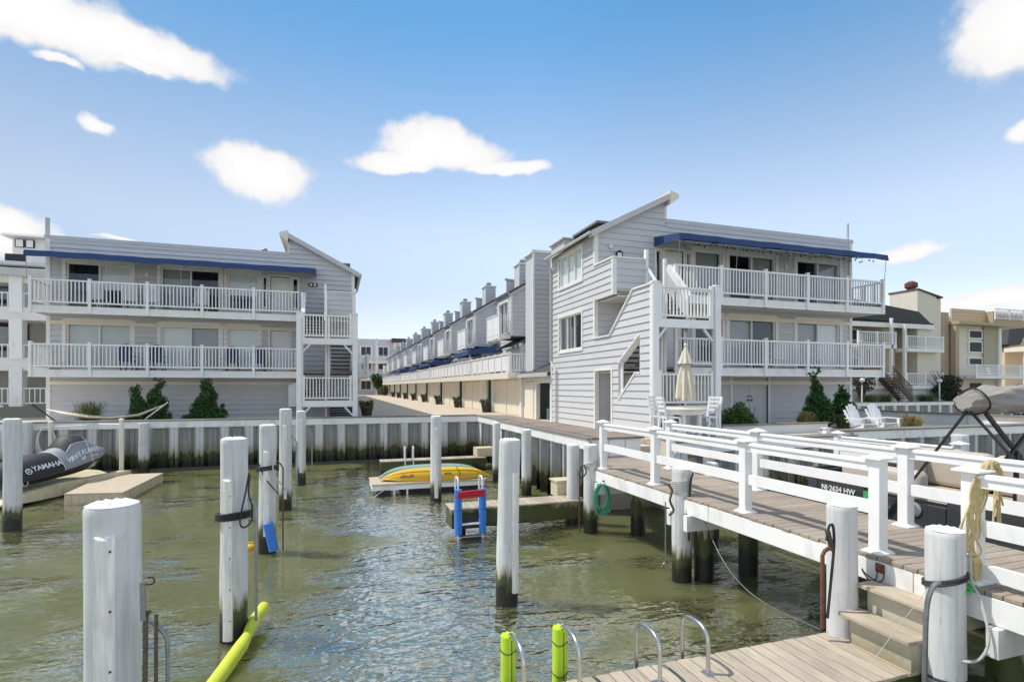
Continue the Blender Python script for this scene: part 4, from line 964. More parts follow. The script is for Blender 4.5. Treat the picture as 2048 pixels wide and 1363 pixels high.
# ------------------------------------------------------------ jet ski dock and covered jet skis
JD = thing('jet_ski_dock', 'tan floating platform beside the covered jet ski', 'dock', (-6.2, 19, ZW), 'floating jet ski docks')
fl_, fr_, rr_, rl_ = onZ(128, 987, -1.1), onZ(245, 984, -1.1), onZ(326, 945, -1.1), onZ(212, 949, -1.1)
def quad_prism(pts, z0, z1): return MB().add([(p.x, p.y, z0) for p in pts] + [(p.x, p.y, z1) for p in pts], [(3, 2, 1, 0), (4, 5, 6, 7), (0, 1, 5, 4), (1, 2, 6, 5), (2, 3, 7, 6), (3, 0, 4, 7)])
quad_prism([fl_, fr_, rr_, rl_], -1.135, -1.1).build('deck_top', TANTOP, JD)
def lerp(a, b, t): return a + (b - a) * t
for a, b, n in ((fl_, fr_, 8), (fr_, rr_, 12)):
    d = (b - a).normalized(); nrm_ = Vector((d.y, -d.x, 0))
    for i in range(n):
        p, q = lerp(a, b, (i + .02) / n), lerp(a, b, (i + .98) / n)
        m = MB(); m.hexa([Vector((*(x - nrm_ * o).xy, z)) for z in (-1.62, -1.14) for x, o in ((p, .0), (q, .0), (q, .25), (p, .25))]); m.build('float_cell', TAN, JD, recalc=True)
quad_prism([lerp(fl_, rr_, .06), lerp(fr_, rl_, .06), lerp(rr_, fl_, .06), lerp(rl_, fr_, .06)], -1.6, -1.14).build('float_core', TAN, JD)
def ski_port(label, M_):
    J = thing('jet_ski_float', label, 'float', M_.translation, 'floating jet ski docks')
    m = MB(M_)
    def ring(x, w, z0, z1, v): return [(-w, x, z0), (w, x, z0), (w, x, z1), (w * .55, x, z1 - .02), (0, x, z1 - v), (-w * .55, x, z1 - .02), (-w, x, z1)]
    m.loft([ring(-2.0, .55, -.22, -.2, .02), ring(-1.9, .72, -.22, -.12, .06), ring(-1.2, .8, -.22, .06, .14), ring(-.4, .8, -.22, .14, .16), ring(1.9, .8, -.22, .14, .16), ring(2.05, .75, -.22, .12, .14)])
    m.build('port_body', CREAMP, J, smooth=True, recalc=True)
    for x in (-.45, .8): m = MB(M_); m.box(-.82, .82, x - .06, x + .06, -.2, .02); m.build('port_rib', CREAMP, J)
    return J
def jet_ski(label, M_, text=True, covg=None):
    J = thing('jet_ski', label, 'jet ski', M_.translation, 'covered jet skis')
    covg = covg or COVG
    # stations along y (stern -1.65 .. bow 1.65): half width, bottom z, gunwale z, top z, top half width
    st = [(-1.62, .42, .14, .34, .44, .30), (-1.5, .54, .06, .36, .66, .36), (-1.2, .58, .03, .37, .83, .36), (-.7, .60, .02, .38, .86, .34), (-.25, .60, .02, .40, .84, .32), (.05, .60, .02, .42, .92, .30), (.25, .60, .03, .44, 1.16, .26),
          (.42, .59, .04, .46, 1.22, .30), (.7, .57, .06, .48, 1.2, .30), (.95, .53, .1, .5, 1.02, .28), (1.25, .42, .18, .54, .82, .24), (1.5, .26, .3, .58, .7, .16), (1.66, .08, .46, .6, .63, .05)]
    def hull(s_): y, w, b, g, t, tw = s_; return [(-w, y, g), (-w * .96, y, g - .1), (-w * .7, y, b + .1), (0, y, b), (w * .7, y, b + .1), (w * .96, y, g - .1), (w, y, g)]
    def cover(s_): y, w, b, g, t, tw = s_; return [(-w * 1.02, y, g - .07), (-w * 1.03, y, g), (-w * .9, y, g + (t - g) * .32), (-tw - .06, y, g + (t - g) * .75), (-tw * .6, y, t - .01), (0, y, t + .01), (tw * .6, y, t - .01), (tw + .06, y, g + (t - g) * .75), (w * .9, y, g + (t - g) * .32), (w * 1.03, y, g), (w * 1.02, y, g - .07)]
    m = MB(M_); m.loft([hull(s_) for s_ in st], closed=True); m.build('hull', HULLB, J, smooth=True, recalc=True)
    a = MB(M_); a.loft([cover(s_) for s_ in st[:5]], closed=False, caps=True); a.build('cover_rear', COVB, J, smooth=True, recalc=True)
    a = MB(M_); a.loft([cover(s_) for s_ in st[4:]], closed=False, caps=True); co_ = a.build('cover_front', covg, J, smooth=True, recalc=True)
    a = MB(M_); a.loft([[(x * 1.04, y, z + .012) for x, y, z in cover(s_)[3:8]] for s_ in st[5:9]], closed=False, caps=False); a.build('cover_windshield', COVB, J, smooth=True)
    for k in (4, 8):
        p_ = MB(M_); p_.tube([(x * 1.01, y, z + .006) for x, y, z in cover(st[k])], .009, 5); p_.build('piping', LETW, co_)
    p_ = MB(M_); p_.tube([(cover(s_)[j][0] * 1.02, s_[0], cover(s_)[j][2] + .01) for s_ in st[5:9] for j in (7,)], .009, 5); p_.build('piping', LETW, co_)
    for x in (-1, 1): p_ = MB(M_); p_.tube([(x * st[k][1] * 1.03, st[k][0], st[k][3] - .08) for k in range(len(st) - 1)], .018, 6); p_.build('rub_rail', LETW if 0 else HULLB, J)
    p_ = MB(M_); p_.tube([(.53 + .08 * 0, -1.35 + .075 * math.cos(2 * math.pi * k / 16), .22 + .075 * math.sin(2 * math.pi * k / 16)) for k in range(17)], .01, 5); p_.build('tow_ring', LETW, J)
    if text:
        Rm = M_.to_3x3()
        def W3(y, f, out=.0):   # point on right-hand (+x) side cover
            for s0, s1 in zip(st, st[1:]):
                if s0[0] <= y <= s1[0]:
                    t = (y - s0[0]) / (s1[0] - s0[0]); c0, c1 = cover(s0), cover(s1)
                    A = [Vector(c0[j]).lerp(Vector(c1[j]), t) for j in (9, 8, 7)]
                    p = A[0].lerp(A[1], f * 2) if f < .5 else A[1].lerp(A[2], f * 2 - 1)
                    return M_ @ (p + Vector((out, 0, 0)))
        a, b = W3(-1.12, .42, .02), W3(-.45, .42, .02); letters(J, 'YAMAHA', a, b - a, W3(-.8, .9, .02) - W3(-.8, .2, .02), .15, LETW)
        e = W3(-1.24, .52, .03); u = (b - a).normalized(); v = (W3(-.8, .9) - W3(-.8, .2)).normalized(); mb = MB()
        mb.tube([e + (u * math.cos(2 * math.pi * k / 18) + v * math.sin(2 * math.pi * k / 18)) * .075 for k in range(19)], .012, 5)
        for g in (90, 210, 330): mb.bar(e, e + (u * math.cos(R(g)) + v * math.sin(R(g))) * .07, .014, .014)
        mb.build('emblem', LETW, J)
        for i_, ch_ in enumerate('WAVERUNNER'):
            y_ = -.1 + 1.22 * i_ / 10; f_ = .34 + .22 * i_ / 10; a, b = W3(y_, f_, .02), W3(y_ + .12, f_ + .02, .02); letters(J, ch_, a, b - a, W3(y_ + .06, f_ + .15, .02) - W3(y_ + .06, f_ - .12, .02), .15, LETW, shear=.2)
        a, b = W3(.3, .14, .02), W3(.6, .14, .02); letters(J, 'GP', a, b - a, W3(.5, .9, .02) - W3(.5, .2, .02), .1, LETW, shear=.25)
        mb = MB(); mb.bar(W3(.66, .2, .02), W3(.95, .24, .02), .02, .02); mb.build('cover_stripe', LETW, J)
    return J
Mj = Matrix.Translation((-7.95, 19.3, -1.1)) @ Matrix.Rotation(R(-24), 4, 'Z')
ski_port('cream floating jet ski port under the grey covered jet ski', Mj @ Matrix.Translation((0, 0, -.02)))
jet_ski('jet ski under a grey and black cover with white lettering', Mj @ Matrix.Translation((0, .1, .12)) @ Matrix.Rotation(R(4), 4, 'X'))
Mj2 = Matrix.Translation((-11.1, 19.4, -1.1)) @ Matrix.Rotation(R(-24), 4, 'Z')
ski_port('cream jet ski port cut off by the left edge', Mj2 @ Matrix.Translation((0, 0, -.02)))
jet_ski('navy covered jet ski cut off by the left edge', Mj2 @ Matrix.Translation((0, .1, .12)), False, NAVY)
for px, py, ytop, lb in ((101, 930, 846, 'white pipe post with a looped hose behind the jet ski'), (243, 932, 841, 'cream pipe post between the jet ski dock and the bulkhead')):
    q = onD(px, py, 18.6 if px < 200 else 18.1); zt = HC - (18.6 if px < 200 else 18.1) * (ytop - HY) / F
    P_ = thing('pipe_post', lb, 'post', (q.x, q.y, ZW), 'white pipe posts of the floating dock')
    m = MB(); m.tube([(q.x, q.y, -2), (q.x, q.y, zt)], .065, 14); m.build('pipe', CREAM, P_, smooth=True)
    m = MB(); m.lathe([(.075, 0), (.075, .06), (.05, .08)], (q.x, q.y, zt), 14); m.build('pipe_cap', WHITEP, P_, smooth=True)
    m = MB(); m.tube([(q.x, q.y - .02, zt - .12), (q.x + (1.0 if px < 200 else -.7), q.y + .1, zt - .1)], .02, 6); m.build('arm', WHITEP, P_)
def coil(name, label, c, u, v, r, n, rad, mat, tail=None, cat='rope', sq=1.5, seed=1):
    rr = random.Random(seed); u, v = Vector(u).normalized(), Vector(v).normalized(); pts = []; c = Vector(c); w = u.cross(v)
    for i in range(n * 20 + 1):
        g = 2 * math.pi * i / 20; k = i // 20; q = 1 + .12 * math.sin(k * 2.3 + .4 * math.sin(g)); pts.append(c + u * (r * q * math.cos(g) + .03 * math.sin(k * 5)) + v * (r * sq * q * math.sin(g) - (sq * r * q)) + w * (.02 * math.sin(i * .37 + k) + .008 * (k - n / 2)))
    if tail: pts += [Vector(p) for p in tail]
    m = MB(); m.tube(pts, rad, 6); return tag(m.build(name, mat, None, smooth=True), label, cat)
q = onD(93, 855, 18.6); coil('hose', 'white hose looped on the pipe post behind the jet ski', q + Vector((0, 0, .02)), RT + (0,), (0, 0, 1), .3, 4, .022, ROPEW, cat='hose', sq=1.7, seed=3)
def rope(label, pts, r, mat, name='rope', n=6, sub=6, cat='rope'):
    P = [Vector(p) for p in pts]; out = []
    for i in range(len(P) - 1):
        a, b, c, d = P[max(i - 1, 0)], P[i], P[i + 1], P[min(i + 2, len(P) - 1)]
        for k in range(sub):
            t = k / sub; out.append(.5 * ((2 * b) + (c - a) * t + (2 * a - 5 * b + 4 * c - d) * t * t + (3 * b - a - 3 * c + d) * t ** 3))
    out.append(P[-1]); m = MB(); m.tube(out, r, n); return tag(m.build(name, mat, None, smooth=True), label, cat)
def wrap(c, r, z, turns=2, dz=.03, rad=.012, mat=None, label='', name='rope', tail=(), cat='rope', tilt=0):
    pts = [(c[0] + r * math.cos(g), c[1] + r * math.sin(g), z + dz * g / 6.28 + tilt * math.cos(g + 1)) for g in np.linspace(0, 6.28 * turns, int(24 * turns))]
    m = MB(); m.tube(pts + [tuple(t) for t in tail], rad, 6); return tag(m.build(name, mat or ROPED, None, smooth=True), label, cat)
def pc(P): return ORG[P.name]
rt3 = Vector((RT[0], RT[1], 0)); fw3 = Vector((FW[0], FW[1], 0))
def px_at(P, px, py, toward=.17):
    c = pc(P); d = c.x * FW[0] + c.y * FW[1] - toward; return onD(px, py, d)
# straps and ropes on pilings
c = pc(P468); wrap(c, .2, .1, 4, .022, .015, BLACK, 'black rubber strap wound round the foreground-left piling', 'strap', tilt=.02)
rope('black cord hanging in a loop from the strapped piling', [px_at(P468, 498, 945), px_at(P468, 492, 980), px_at(P468, 480, 1040), px_at(P468, 488, 1054), px_at(P468, 503, 1040), px_at(P468, 504, 1010), px_at(P468, 497, 985), px_at(P468, 500, 950)], .011, ROPED, 'cord')
c = pc(P535); wrap(c, .195, .15, 3, .03, .014, ROPED, 'dark rope round the blue-fendered piling', tilt=.03)
rope('pale line running down from the blue-fendered piling', [px_at(P535, 551, 897), px_at(P535, 546, 940), px_at(P535, 560, 965), px_at(P535, 570, 975), px_at(P535, 562, 988)], .014, ROPEW, 'line')
rope('black line slanting across the blue-fendered piling', [px_at(P535, 517, 925), px_at(P535, 530, 955), px_at(P535, 556, 986)], .012, ROPED, 'line')
m = MB(); a_, b_ = px_at(P535, 536, 1046, .2), px_at(P535, 548, 1100, .2); m.tube([a_, lerp(a_, b_, .5) + Vector((0, 0, 0)), b_], .09, 14); tag(m.build('foam_fender', FOAMB, None, smooth=True), 'bright blue foam fender at the foot of a piling', 'fender')
q = onZ(500, 1098, ZW); m = MB(); m.ell((q.x, q.y, ZW + .03), .13, .1, .09, 14, 8); m.box(q.x - .05, q.x + .05, q.y - .02, q.y + .02, ZW + .1, ZW + .14); tag(m.build('float_buoy', YEL, None, smooth=True), 'small yellow float bobbing beside a piling', 'buoy')
def pole(label, P, px, ytop, ybot, arm=-16, mat=None, r=.018, tw=.17, hook=True):
    a, b = px_at(P, px, ytop, tw), px_at(P, px, ybot, tw); c = px_at(P, px + arm, ytop - 14, tw - .02)
    m = MB(); m.tube([c, lerp(c, a, .6) + Vector((0, 0, .02)), a, b], r, 8); return tag(m.build('guide_pole', mat or GALV, None, smooth=True), label, 'pole')
pole('galvanized guide rod beside the strapped piling', P468, 512, 1012, 1240)
pole('galvanized guide rod beside the blue-fendered piling', P535, 566, 935, 1100, -12, RUST, .014)
pole('thin guide rod beside the tall left-row piling', P571, 594, 885, 1030, -12)
pole('thin guide rod beside the farthest left-row piling', P601, 624, 866, 975, -12)
c = pc(P1181); wrap(c, .155, .02, 2, .05, .012, ROPEW, 'white rope loops round the piling beside the green hose', tilt=.04)
pole('dark guide rod beside the piling with white rope', P1181, 1159, 945, 1062, 6, RUST, .016)
rope('black cord knotted on the piling beside the green hose', [px_at(P1181, 1160, 935), px_at(P1181, 1168, 930), px_at(P1181, 1172, 945), px_at(P1181, 1162, 955), px_at(P1181, 1158, 945), px_at(P1181, 1166, 940), px_at(P1181, 1165, 962)], .014, ROPED, 'cord')
c = pc(P1363); wrap(c, .162, .05, 6, .033, .008, ROPEW, 'white cord wound round the head of the piling against the pier', 'cord', tilt=.02)
rope('frayed brown rope knotted on the piling against the pier', [px_at(P1363, 1336, 968), px_at(P1363, 1344, 980), px_at(P1363, 1340, 1000), px_at(P1363, 1347, 1020), px_at(P1363, 1338, 1030)], .02, ROPEB, 'rope')
rope('grey rod with an eye hanging beside the piling against the pier', [px_at(P1363, 1331, 1003), px_at(P1363, 1331, 1080), px_at(P1363, 1331, 1120), px_at(P1363, 1326, 1128), px_at(P1363, 1331, 1136), px_at(P1363, 1336, 1128), px_at(P1363, 1332, 1121)], .011, GALV, 'eye_rod', cat='rod')
rope('black hose down the right side of the piling against the pier', [px_at(P1363, 1386, 945), px_at(P1363, 1380, 975), px_at(P1363, 1378, 1080)], .018, BLACK, 'hose', cat='hose')
c = pc(P1681); pole('rusty boat pole tied to the piling by the near dock', P1681, 1645, 1110, 1255, 12, RUST, .02, .15)
rope('black strap and rods hanging on the piling by the near dock', [px_at(P1681, 1653, 1080), px_at(P1681, 1658, 1052), px_at(P1681, 1666, 1052), px_at(P1681, 1668, 1090), px_at(P1681, 1662, 1160), px_at(P1681, 1655, 1235)], .014, ROPED, 'strap', cat='strap')
m = MB(); m.bar(px_at(P1681, 1655, 1060), px_at(P1681, 1664, 1100), .05, .03); tag(m.build('wood_cleat', BRNW), 'weathered wood block strapped to the piling by the near dock', 'cleat')
c = pc(P1890); wrap(c, .158, .02, 2, .03, .012, ROPED, 'dark line tied round the lower right piling', tilt=.05); wrap((c.x, c.y), .155, -.8, 1, .0, .012, ROPED, 'lower dark line round the lower right piling')
rope('grey hose bent down the left of the lower right piling', [px_at(P1890, 1880, 1165), px_at(P1890, 1868, 1170), px_at(P1890, 1857, 1195), px_at(P1890, 1852, 1240), px_at(P1890, 1849, 1363), px_at(P1890, 1848, 1420)], .02, GALV, 'hose', cat='hose')
coil('cord_knot', 'bright green cord knotted beside the lower right piling', px_at(P1890, 1927, 1162, .1), rt3, (0, 0, 1), .03, 5, .008, GREENP, seed=8)
# near-left piling hardware
c = pc(PA)
rope('grey hose bent over a bracket on the foreground piling', [px_at(PA, 290, 1240, .0), px_at(PA, 305, 1245, .0), px_at(PA, 326, 1262, .0), px_at(PA, 335, 1290, .0), px_at(PA, 336, 1400, .0)], .014, GALV, 'hose', n=8, cat='hose')
rope('twisted rope hanging from the bracket on the foreground piling', [px_at(PA, 313, 1228, .02), px_at(PA, 312, 1290, .02), px_at(PA, 312, 1420, .02)], .013, ROPEB, 'rope')
rope('second twisted rope close against the foreground piling', [px_at(PA, 300, 1222, .06), px_at(PA, 292, 1235, .06), px_at(PA, 291, 1300, .06), px_at(PA, 289, 1420, .06)], .015, ROPEB, 'rope')
rope('rusty open hook on the foreground piling', [px_at(PA, 286, 1165, .0), px_at(PA, 294, 1168, .0), px_at(PA, 306, 1166, 0), px_at(PA, 309, 1160, 0), px_at(PA, 304, 1154, 0), px_at(PA, 296, 1154, 0)], .006, RUST, 'hook', cat='hook')
m = MB(); a_, b_ = px_at(PA, 285, 1165, .08), px_at(PA, 287, 1240, .08); m.bar(a_, b_, .03, .02); tag(m.build('bracket', GALV), 'dark flat bracket bolted to the foreground piling', 'bracket')
# green pole floating
a_, b_, c_ = onZ(535, 1212, -1.2), onZ(490, 1270, -1.28), onD(425, 1380, 3.9)
m = MB(); m.tube([onZ(528, 1212, -1.22), onZ(505, 1245, -1.25), onZ(495, 1270, -1.27), onZ(483, 1290, -1.28), onZ(455, 1330, -1.32), onZ(415, 1385, -1.35)], [.07, .075, .06, .078, .08, .08], 14); tag(m.build('foam_pole', LIMEP, None, smooth=True), 'long lime foam-wrapped pole slanting into the water at lower left', 'pole')
# green hose coil under pier corner
coil('hose_coil', 'coiled green hose hanging off the corner of the pier', (onD(1205, 968, 11.0)), rt3, (0, 0, 1), .13, 7, .014, ROPEG, cat='hose', sq=2.2, seed=4)
m = MB(); q = onD(1216, 960, 11.2); m.bar(q, q + Vector((-.15, -.05, 0)), .02, .03); tag(m.build('hose_hook', BLACK), 'black hook carrying the green hose', 'hook')
# yellow rope over the rail post, spigot
yx, yy = 5.47, 3.28
Yr = thing('yellow_rope', 'hank of pale yellow rope draped over the near rail post', 'rope', (yx, yy, 0))
rr = random.Random(9)
def spline(P, sub=5):
    out = []; P = [Vector(p) for p in P]
    for i in range(len(P) - 1):
        a, b, c, d = P[max(i - 1, 0)], P[i], P[i + 1], P[min(i + 2, len(P) - 1)]
        for k in range(sub): t = k / sub; out.append(.5 * ((2 * b) + (c - a) * t + (2 * a - 5 * b + 4 * c - d) * t * t + (3 * b - a - 3 * c + d) * t ** 3))
    return out + [P[-1]]
for k in range(15):
    g_ = lambda s_: rr.gauss(0, s_)
    q = [onD(1998 + g_(9), 1000 + g_(40), 4.98), onD(1992 + g_(6), 945 + g_(5), 5.0), onD(1984 + g_(5), 924 + g_(2), 4.93), onD(1972 + g_(6), 930 + g_(3), 4.78), onD(1958 + g_(9), 985 + g_(6), 4.74), onD(1945 + g_(10), 1050 + g_(8), 4.74), onD(1940 + g_(7), 1095 + g_(8), 4.74)]
    if k < 9: q += [onD(1948 + g_(4), 1118, 4.74), onD(1954 + g_(5), 1150 + g_(12), 4.74), onD(1956 + g_(6), 1185 + g_(14), 4.75)]
    m = MB(); m.tube(spline(q), .0085, 6); m.build('strand', ROPEY, Yr, smooth=True)
m = MB(); m.tube([onD(1948 + 9 * math.cos(g), 1112 + 3 * math.sin(g) + g * .5, 4.74 - .03 * math.sin(g)) for g in np.linspace(0, 18, 40)], .009, 6); m.build('knot', ROPEY, Yr, smooth=True)
rope('white hose hanging in a bend below the yellow rope', [(5.3, 3.2, .3), (5.28, 3.18, .05), (5.25, 3.1, -.05), (5.2, 3.0, -.35), (5.15, 3.05, -.55), (5.12, 3.2, -.6), (5.1, 3.4, -.5)], .012, ROPEW, 'hose', cat='hose')
m = MB(); q = Vector((5.3, 2.72, -.16)); m.tube([q, q + Vector((-.1, 0, 0)), q + Vector((-.13, 0, -.04))], .016, 8); m.lathe([(.03, 0), (.03, .012)], q + Vector((-.06, 0, .03)), 8); tag(m.build('spigot', GALV, None, smooth=True), 'water spigot on the pier fascia above a rust stain', 'tap')
m = MB(); m.box(5.308, 5.312, 2.70, 2.735, -.266, -.18); tag(m.build('rust_streak', ORANGE), 'orange rust streak below the spigot', 'stain')
m = MB(); m.box(5.30, 5.315, 3.98, 4.07, -.15, -.06); tag(m.build('outlet_box', RUST), 'rusty outlet box on the pier fascia by the steps', 'outlet')
rope('thin dark cable loop below the outlet box', [(5.29, 4.04, -.13), (5.28, 4.05, -.22), (5.28, 4.12, -.25), (5.28, 4.18, -.2), (5.28, 4.2, -.16), (5.28, 4.16, -.2), (5.28, 4.03, -.24), (5.29, 3.98, -.2), (5.29, 3.97, -.13)], .006, BLACK, 'cable', cat='cable')
rope('thin grey line sagging under the pier', [(5.6, 7.2, -.3), (5.45, 6.6, -.75), (5.3, 6.0, -.95), (5.2, 5.4, -1.0), (5.05, 4.5, -.9)], .005, GALV, 'line')
rope('thin line from the lower right piling down to the near dock edge', [px_at(P1890, 1857, 1175), onD(1740, 1330, 4.55), onD(1715, 1400, 4.4)], .0025, ROPEW, 'line')
rope('mooring line running from the kayak float into the water', [(1.62, 15.86, -1.08), (1.5, 15.84, -1.12), (1.2, 15.8, -1.3), (1.0, 15.75, -1.41), (.6, 15.7, -1.42)], .016, ROPEW, 'line')
coil('hose_coil', 'white hose coiled on the bulkhead behind the pier rails', onY(1578, 895, 11.15), rt3, (0, 0, 1), .17, 4, .014, ROPEW, cat='hose', seed=5)
# ============================================================ TERRACE BEHIND THE RIGHT BUILDING
dg = M('door_green_dark', (.02, .035, .03), .5, .1)
def townhouse(label):
    """unit local frame: y from 0 (near party wall) to 7.9; street face x = 9.2"""
    T = thing('townhouse', label, 'townhouse', (10, 4, ZG), 'grey townhouses along the street')
    W_ = 7.9; z0 = ZG
    def bx(n, m, *a, par=None): return MB().box(*a).build(n, m, par or T)
    # street level: piers, two garage doors, dark entry
    bx('wall', CREAM, 9.3, 9.42, 0, W_ - .02, z0, 2.3)
    for y0, y1 in ((.45, 2.75), (2.95, 5.25)):
        g = bx('garage_door', CREAM, 9.24, 9.29, y0, y1, z0 + .02, 2.1)
        for k in range(4): bx('door_panel', CREAM, 9.225, 9.24, y0 + .06, y1 - .06, z0 + .08 + k * .47, z0 + .5 + k * .47, par=g)
        bx('garage_casing', TRIM, 9.2, 9.3, y0 - .16, y0 - .02, z0, 2.2); bx('garage_casing', TRIM, 9.2, 9.3, y1 + .02, y1 + .1, z0, 2.2)
    bx('entry_door', dg, 9.27, 9.295, 5.75, 6.55, z0 + .02, 2.15)
    bx('entry_screen', dg, 8.97, 9.26, 5.63, 5.68, z0, 2.2); bx('pilaster', TRIM, 9.12, 9.3, 5.42, 5.62, z0, 2.3); bx('pilaster', TRIM, 9.12, 9.3, 6.7, 7.0, z0, 2.3); bx('pilaster', TRIM, 9.12, 9.3, -.02, .24, z0, 2.3)
    # first-floor terrace with solid white panels
    bx('terrace_slab', TRIM, 8.5, 10.4, .0, W_ - .02, 2.28, 2.52); bx('terrace_fascia', CREAM, 8.44, 8.49, 0, W_ - .02, 2.2, 2.5)
    pn = None
    for k in range(6):
        y0 = .04 + k * 1.3
        bx('terrace_panel', VIN, 8.5, 8.53, y0 + .07, y0 + 1.26, 2.62, 3.44); bx('panel_post', VIN, 8.46, 8.55, y0, y0 + .07, 2.2, 3.58)
    bx('terrace_rail', VIN, 8.45, 8.56, 0, W_ - .02, 3.46, 3.52)
    railing(T, (8.52, .04), (9.9, .04), 2.6, 3.5, [.03], 2.3, sp=.14, joined=True)
    # upper storeys: projecting bay (near end) and recess
    zb = lambda x: 6.83 + .6 * (x - 9.0)
    siding(T, (0, 1.55, 0), (1, 0, 0), (0, -1, 0), [[(9.1, 4.55), (10.9, 4.55), (10.9, zb(10.9)), (9.1, zb(9.1))]], joined=True)
    siding(T, (9.1, 0, 0), (0, 1, 0), (-1, 0, 0), [[(1.55, 4.55), (4.2, 4.55), (4.2, zb(9.1)), (1.55, zb(9.1))], rect(2.0, 3.7, 4.75, 6.5)], joined=True)
    window(T, (9.1, 0, 0), (0, 1, 0), (-1, 0, 0), 2.0, 3.7, 4.75, 6.5, 2, [None], trim=.1)
    bx('bay_room', INTR, 9.3, 10.9, 1.75, 4.1, 4.5, 6.7)
    siding(T, (10.7, 0, 0), (0, 1, 0), (-1, 0, 0), [[(0, 2.5), (W_, 2.5), (W_, zb(10.7)), (0, zb(10.7))], rect(4.7, 6.6, 2.6, 4.5), rect(.3, 1.3, 2.6, 4.4)], joined=True)
    window(T, (10.7, 0, 0), (0, 1, 0), (-1, 0, 0), 4.7, 6.6, 2.6, 4.5, 2, [None, ('curtain', 1)], trim=.1)
    window(T, (10.7, 0, 0), (0, 1, 0), (-1, 0, 0), .3, 1.3, 2.6, 4.4, 1, [None], trim=.1)
    bx('room_backing', INTR, 11.2, 11.3, .1, W_ - .1, 2.4, 7.4)
    siding(T, (0, 1.55, 0), (1, 0, 0), (0, -1, 0), [[(9.6, 2.5), (10.7, 2.5), (10.7, 4.55), (9.6, 4.0)]], joined=True); bx('room_below_bay', SID, 9.62, 10.7, 1.72, 4.1, 2.5, 4.0)
    k = MB(); k.hexa([(9.1, 1.4, 3.95), (10.75, 1.4, 4.75), (10.75, 4.4, 4.75), (9.1, 4.4, 3.95), (9.1, 1.4, 4.03), (10.75, 1.4, 4.83), (10.75, 4.4, 4.83), (9.1, 4.4, 4.03)]); k.build('shed_roof', ROOF, T, recalc=True)
    # small upper balcony
    b = bx('upper_balcony', TRIM, 8.45, 9.08, 1.6, 4.1, 4.42, 4.62)
    for a in ((8.45, 8.49, 1.6, 4.1), (8.5, 9.08, 4.06, 4.1)): bx('balcony_panel', VIN, *a, 4.64, 5.68, par=b)
    bx('balcony_rail', VIN, 8.42, 8.53, 1.56, 4.14, 5.69, 5.75, par=b)
    for x in np.arange(8.56, 9.05, .12): bx('baluster', VIN, x, x + .035, 1.61, 1.65, 4.64, 5.69, par=b)
    for y in (1.6, 2.8, 4.05): bx('balcony_post', VIN, 8.43, 8.52, y, y + .07, 4.3, 5.78, par=b)
    # roof, trims, chimney, dormer end
    k = MB(); k.hexa([(10.55, 0, zb(10.55)), (13.2, 0, zb(13.2)), (13.2, W_, zb(13.2)), (10.55, W_, zb(10.55)), (10.55, 0, zb(10.55) + .12), (13.2, 0, zb(13.2) + .12), (13.2, W_, zb(13.2) + .12), (10.55, W_, zb(10.55) + .12)]); k.build('roof', ROOF, T, recalc=True)
    k = MB(); k.hexa([(8.95, 1.42, zb(8.95)), (10.55, 1.42, zb(10.55)), (10.55, 4.3, zb(10.55)), (8.95, 4.3, zb(8.95)), (8.95, 1.42, zb(8.95) + .12), (10.55, 1.42, zb(10.55) + .12), (10.55, 4.3, zb(10.55) + .12), (8.95, 4.3, zb(8.95) + .12)]); k.build('bay_roof', ROOF, T, recalc=True)
    MB().bar((8.95, 1.46, zb(8.95) - .04), (13.1, 1.46, zb(13.1) - .04), .06, .22).build('rake_board', RAKE, T)
    bx('corner_board', TRIM, 9.04, 9.16, 1.48, 1.6, 4.55, zb(9.1)); 
    siding(T, (0, 5.6, 0), (1, 0, 0), (0, -1, 0), [rect(10.95, 11.75, 7.8, 9.45)], joined=True, sheath=False)
    ch = bx('chimney', SID, 10.95, 11.75, 5.6, 6.5, 7.6, 9.45); bx('chimney_cap', TRIM, 10.87, 11.83, 5.52, 6.58, 9.45, 9.55, par=ch); bx('corner_board', TRIM, 10.93, 11.0, 5.55, 5.62, 7.8, 9.45, par=ch); bx('corner_board', TRIM, 11.7, 11.77, 5.55, 5.62, 7.8, 9.45, par=ch)
    f = MB(); f.lathe([(.16, 0), (.16, .14), (.2, .15), (.2, .28), (.05, .33)], (11.35, 6.05, 9.55), 12); f.build('flue', GALV, ch)
    k = MB(); k.prism([(10.7, 7.85), (12.2, 8.7), (12.2, 8.75), (10.7, 8.75)], 'y', 7.4, 7.5); k.build('party_parapet', SID, T); MB().bar((10.6, 7.45, 8.85), (12.3, 7.45, 8.7), .2, .1).build('parapet_cap', RAKE, T)
    return T
ORD = ['first (nearest)', 'second', 'third', 'fourth', 'fifth', 'sixth', 'seventh', 'eighth', 'ninth', 'tenth']
T0 = townhouse('first grey townhouse of the terrace, nearest the right building')
CH[T0.name] = kids(T0); allk = {}
for k_ in list(CH[T0.name]): allk[k_.name] = kids(k_)
def copy_unit(lbl, y):
    c = T0.copy(); COL.objects.link(c); c.location = T0.location + Vector((0, y, 0)); c['label'] = lbl; ORG[c.name] = Vector(c.location)
    for k_ in CH[T0.name]:
        p = k_.copy(); COL.objects.link(p); p.parent = c
        for g_ in allk[k_.name]: q_ = g_.copy(); COL.objects.link(q_); q_.parent = p
    return c
UN = []
Y0 = 26.1
for i in range(1, 10):
    lb = '%s grey townhouse from the near end of the terrace' % ORD[i] if i < 9 else 'last grey townhouse at the far end of the terrace'
    UN.append(copy_unit(lb, Y0 + 7.9 * i))
T0.location.y += Y0; ORG[T0.name] = Vector(T0.location); UN.insert(0, T0)
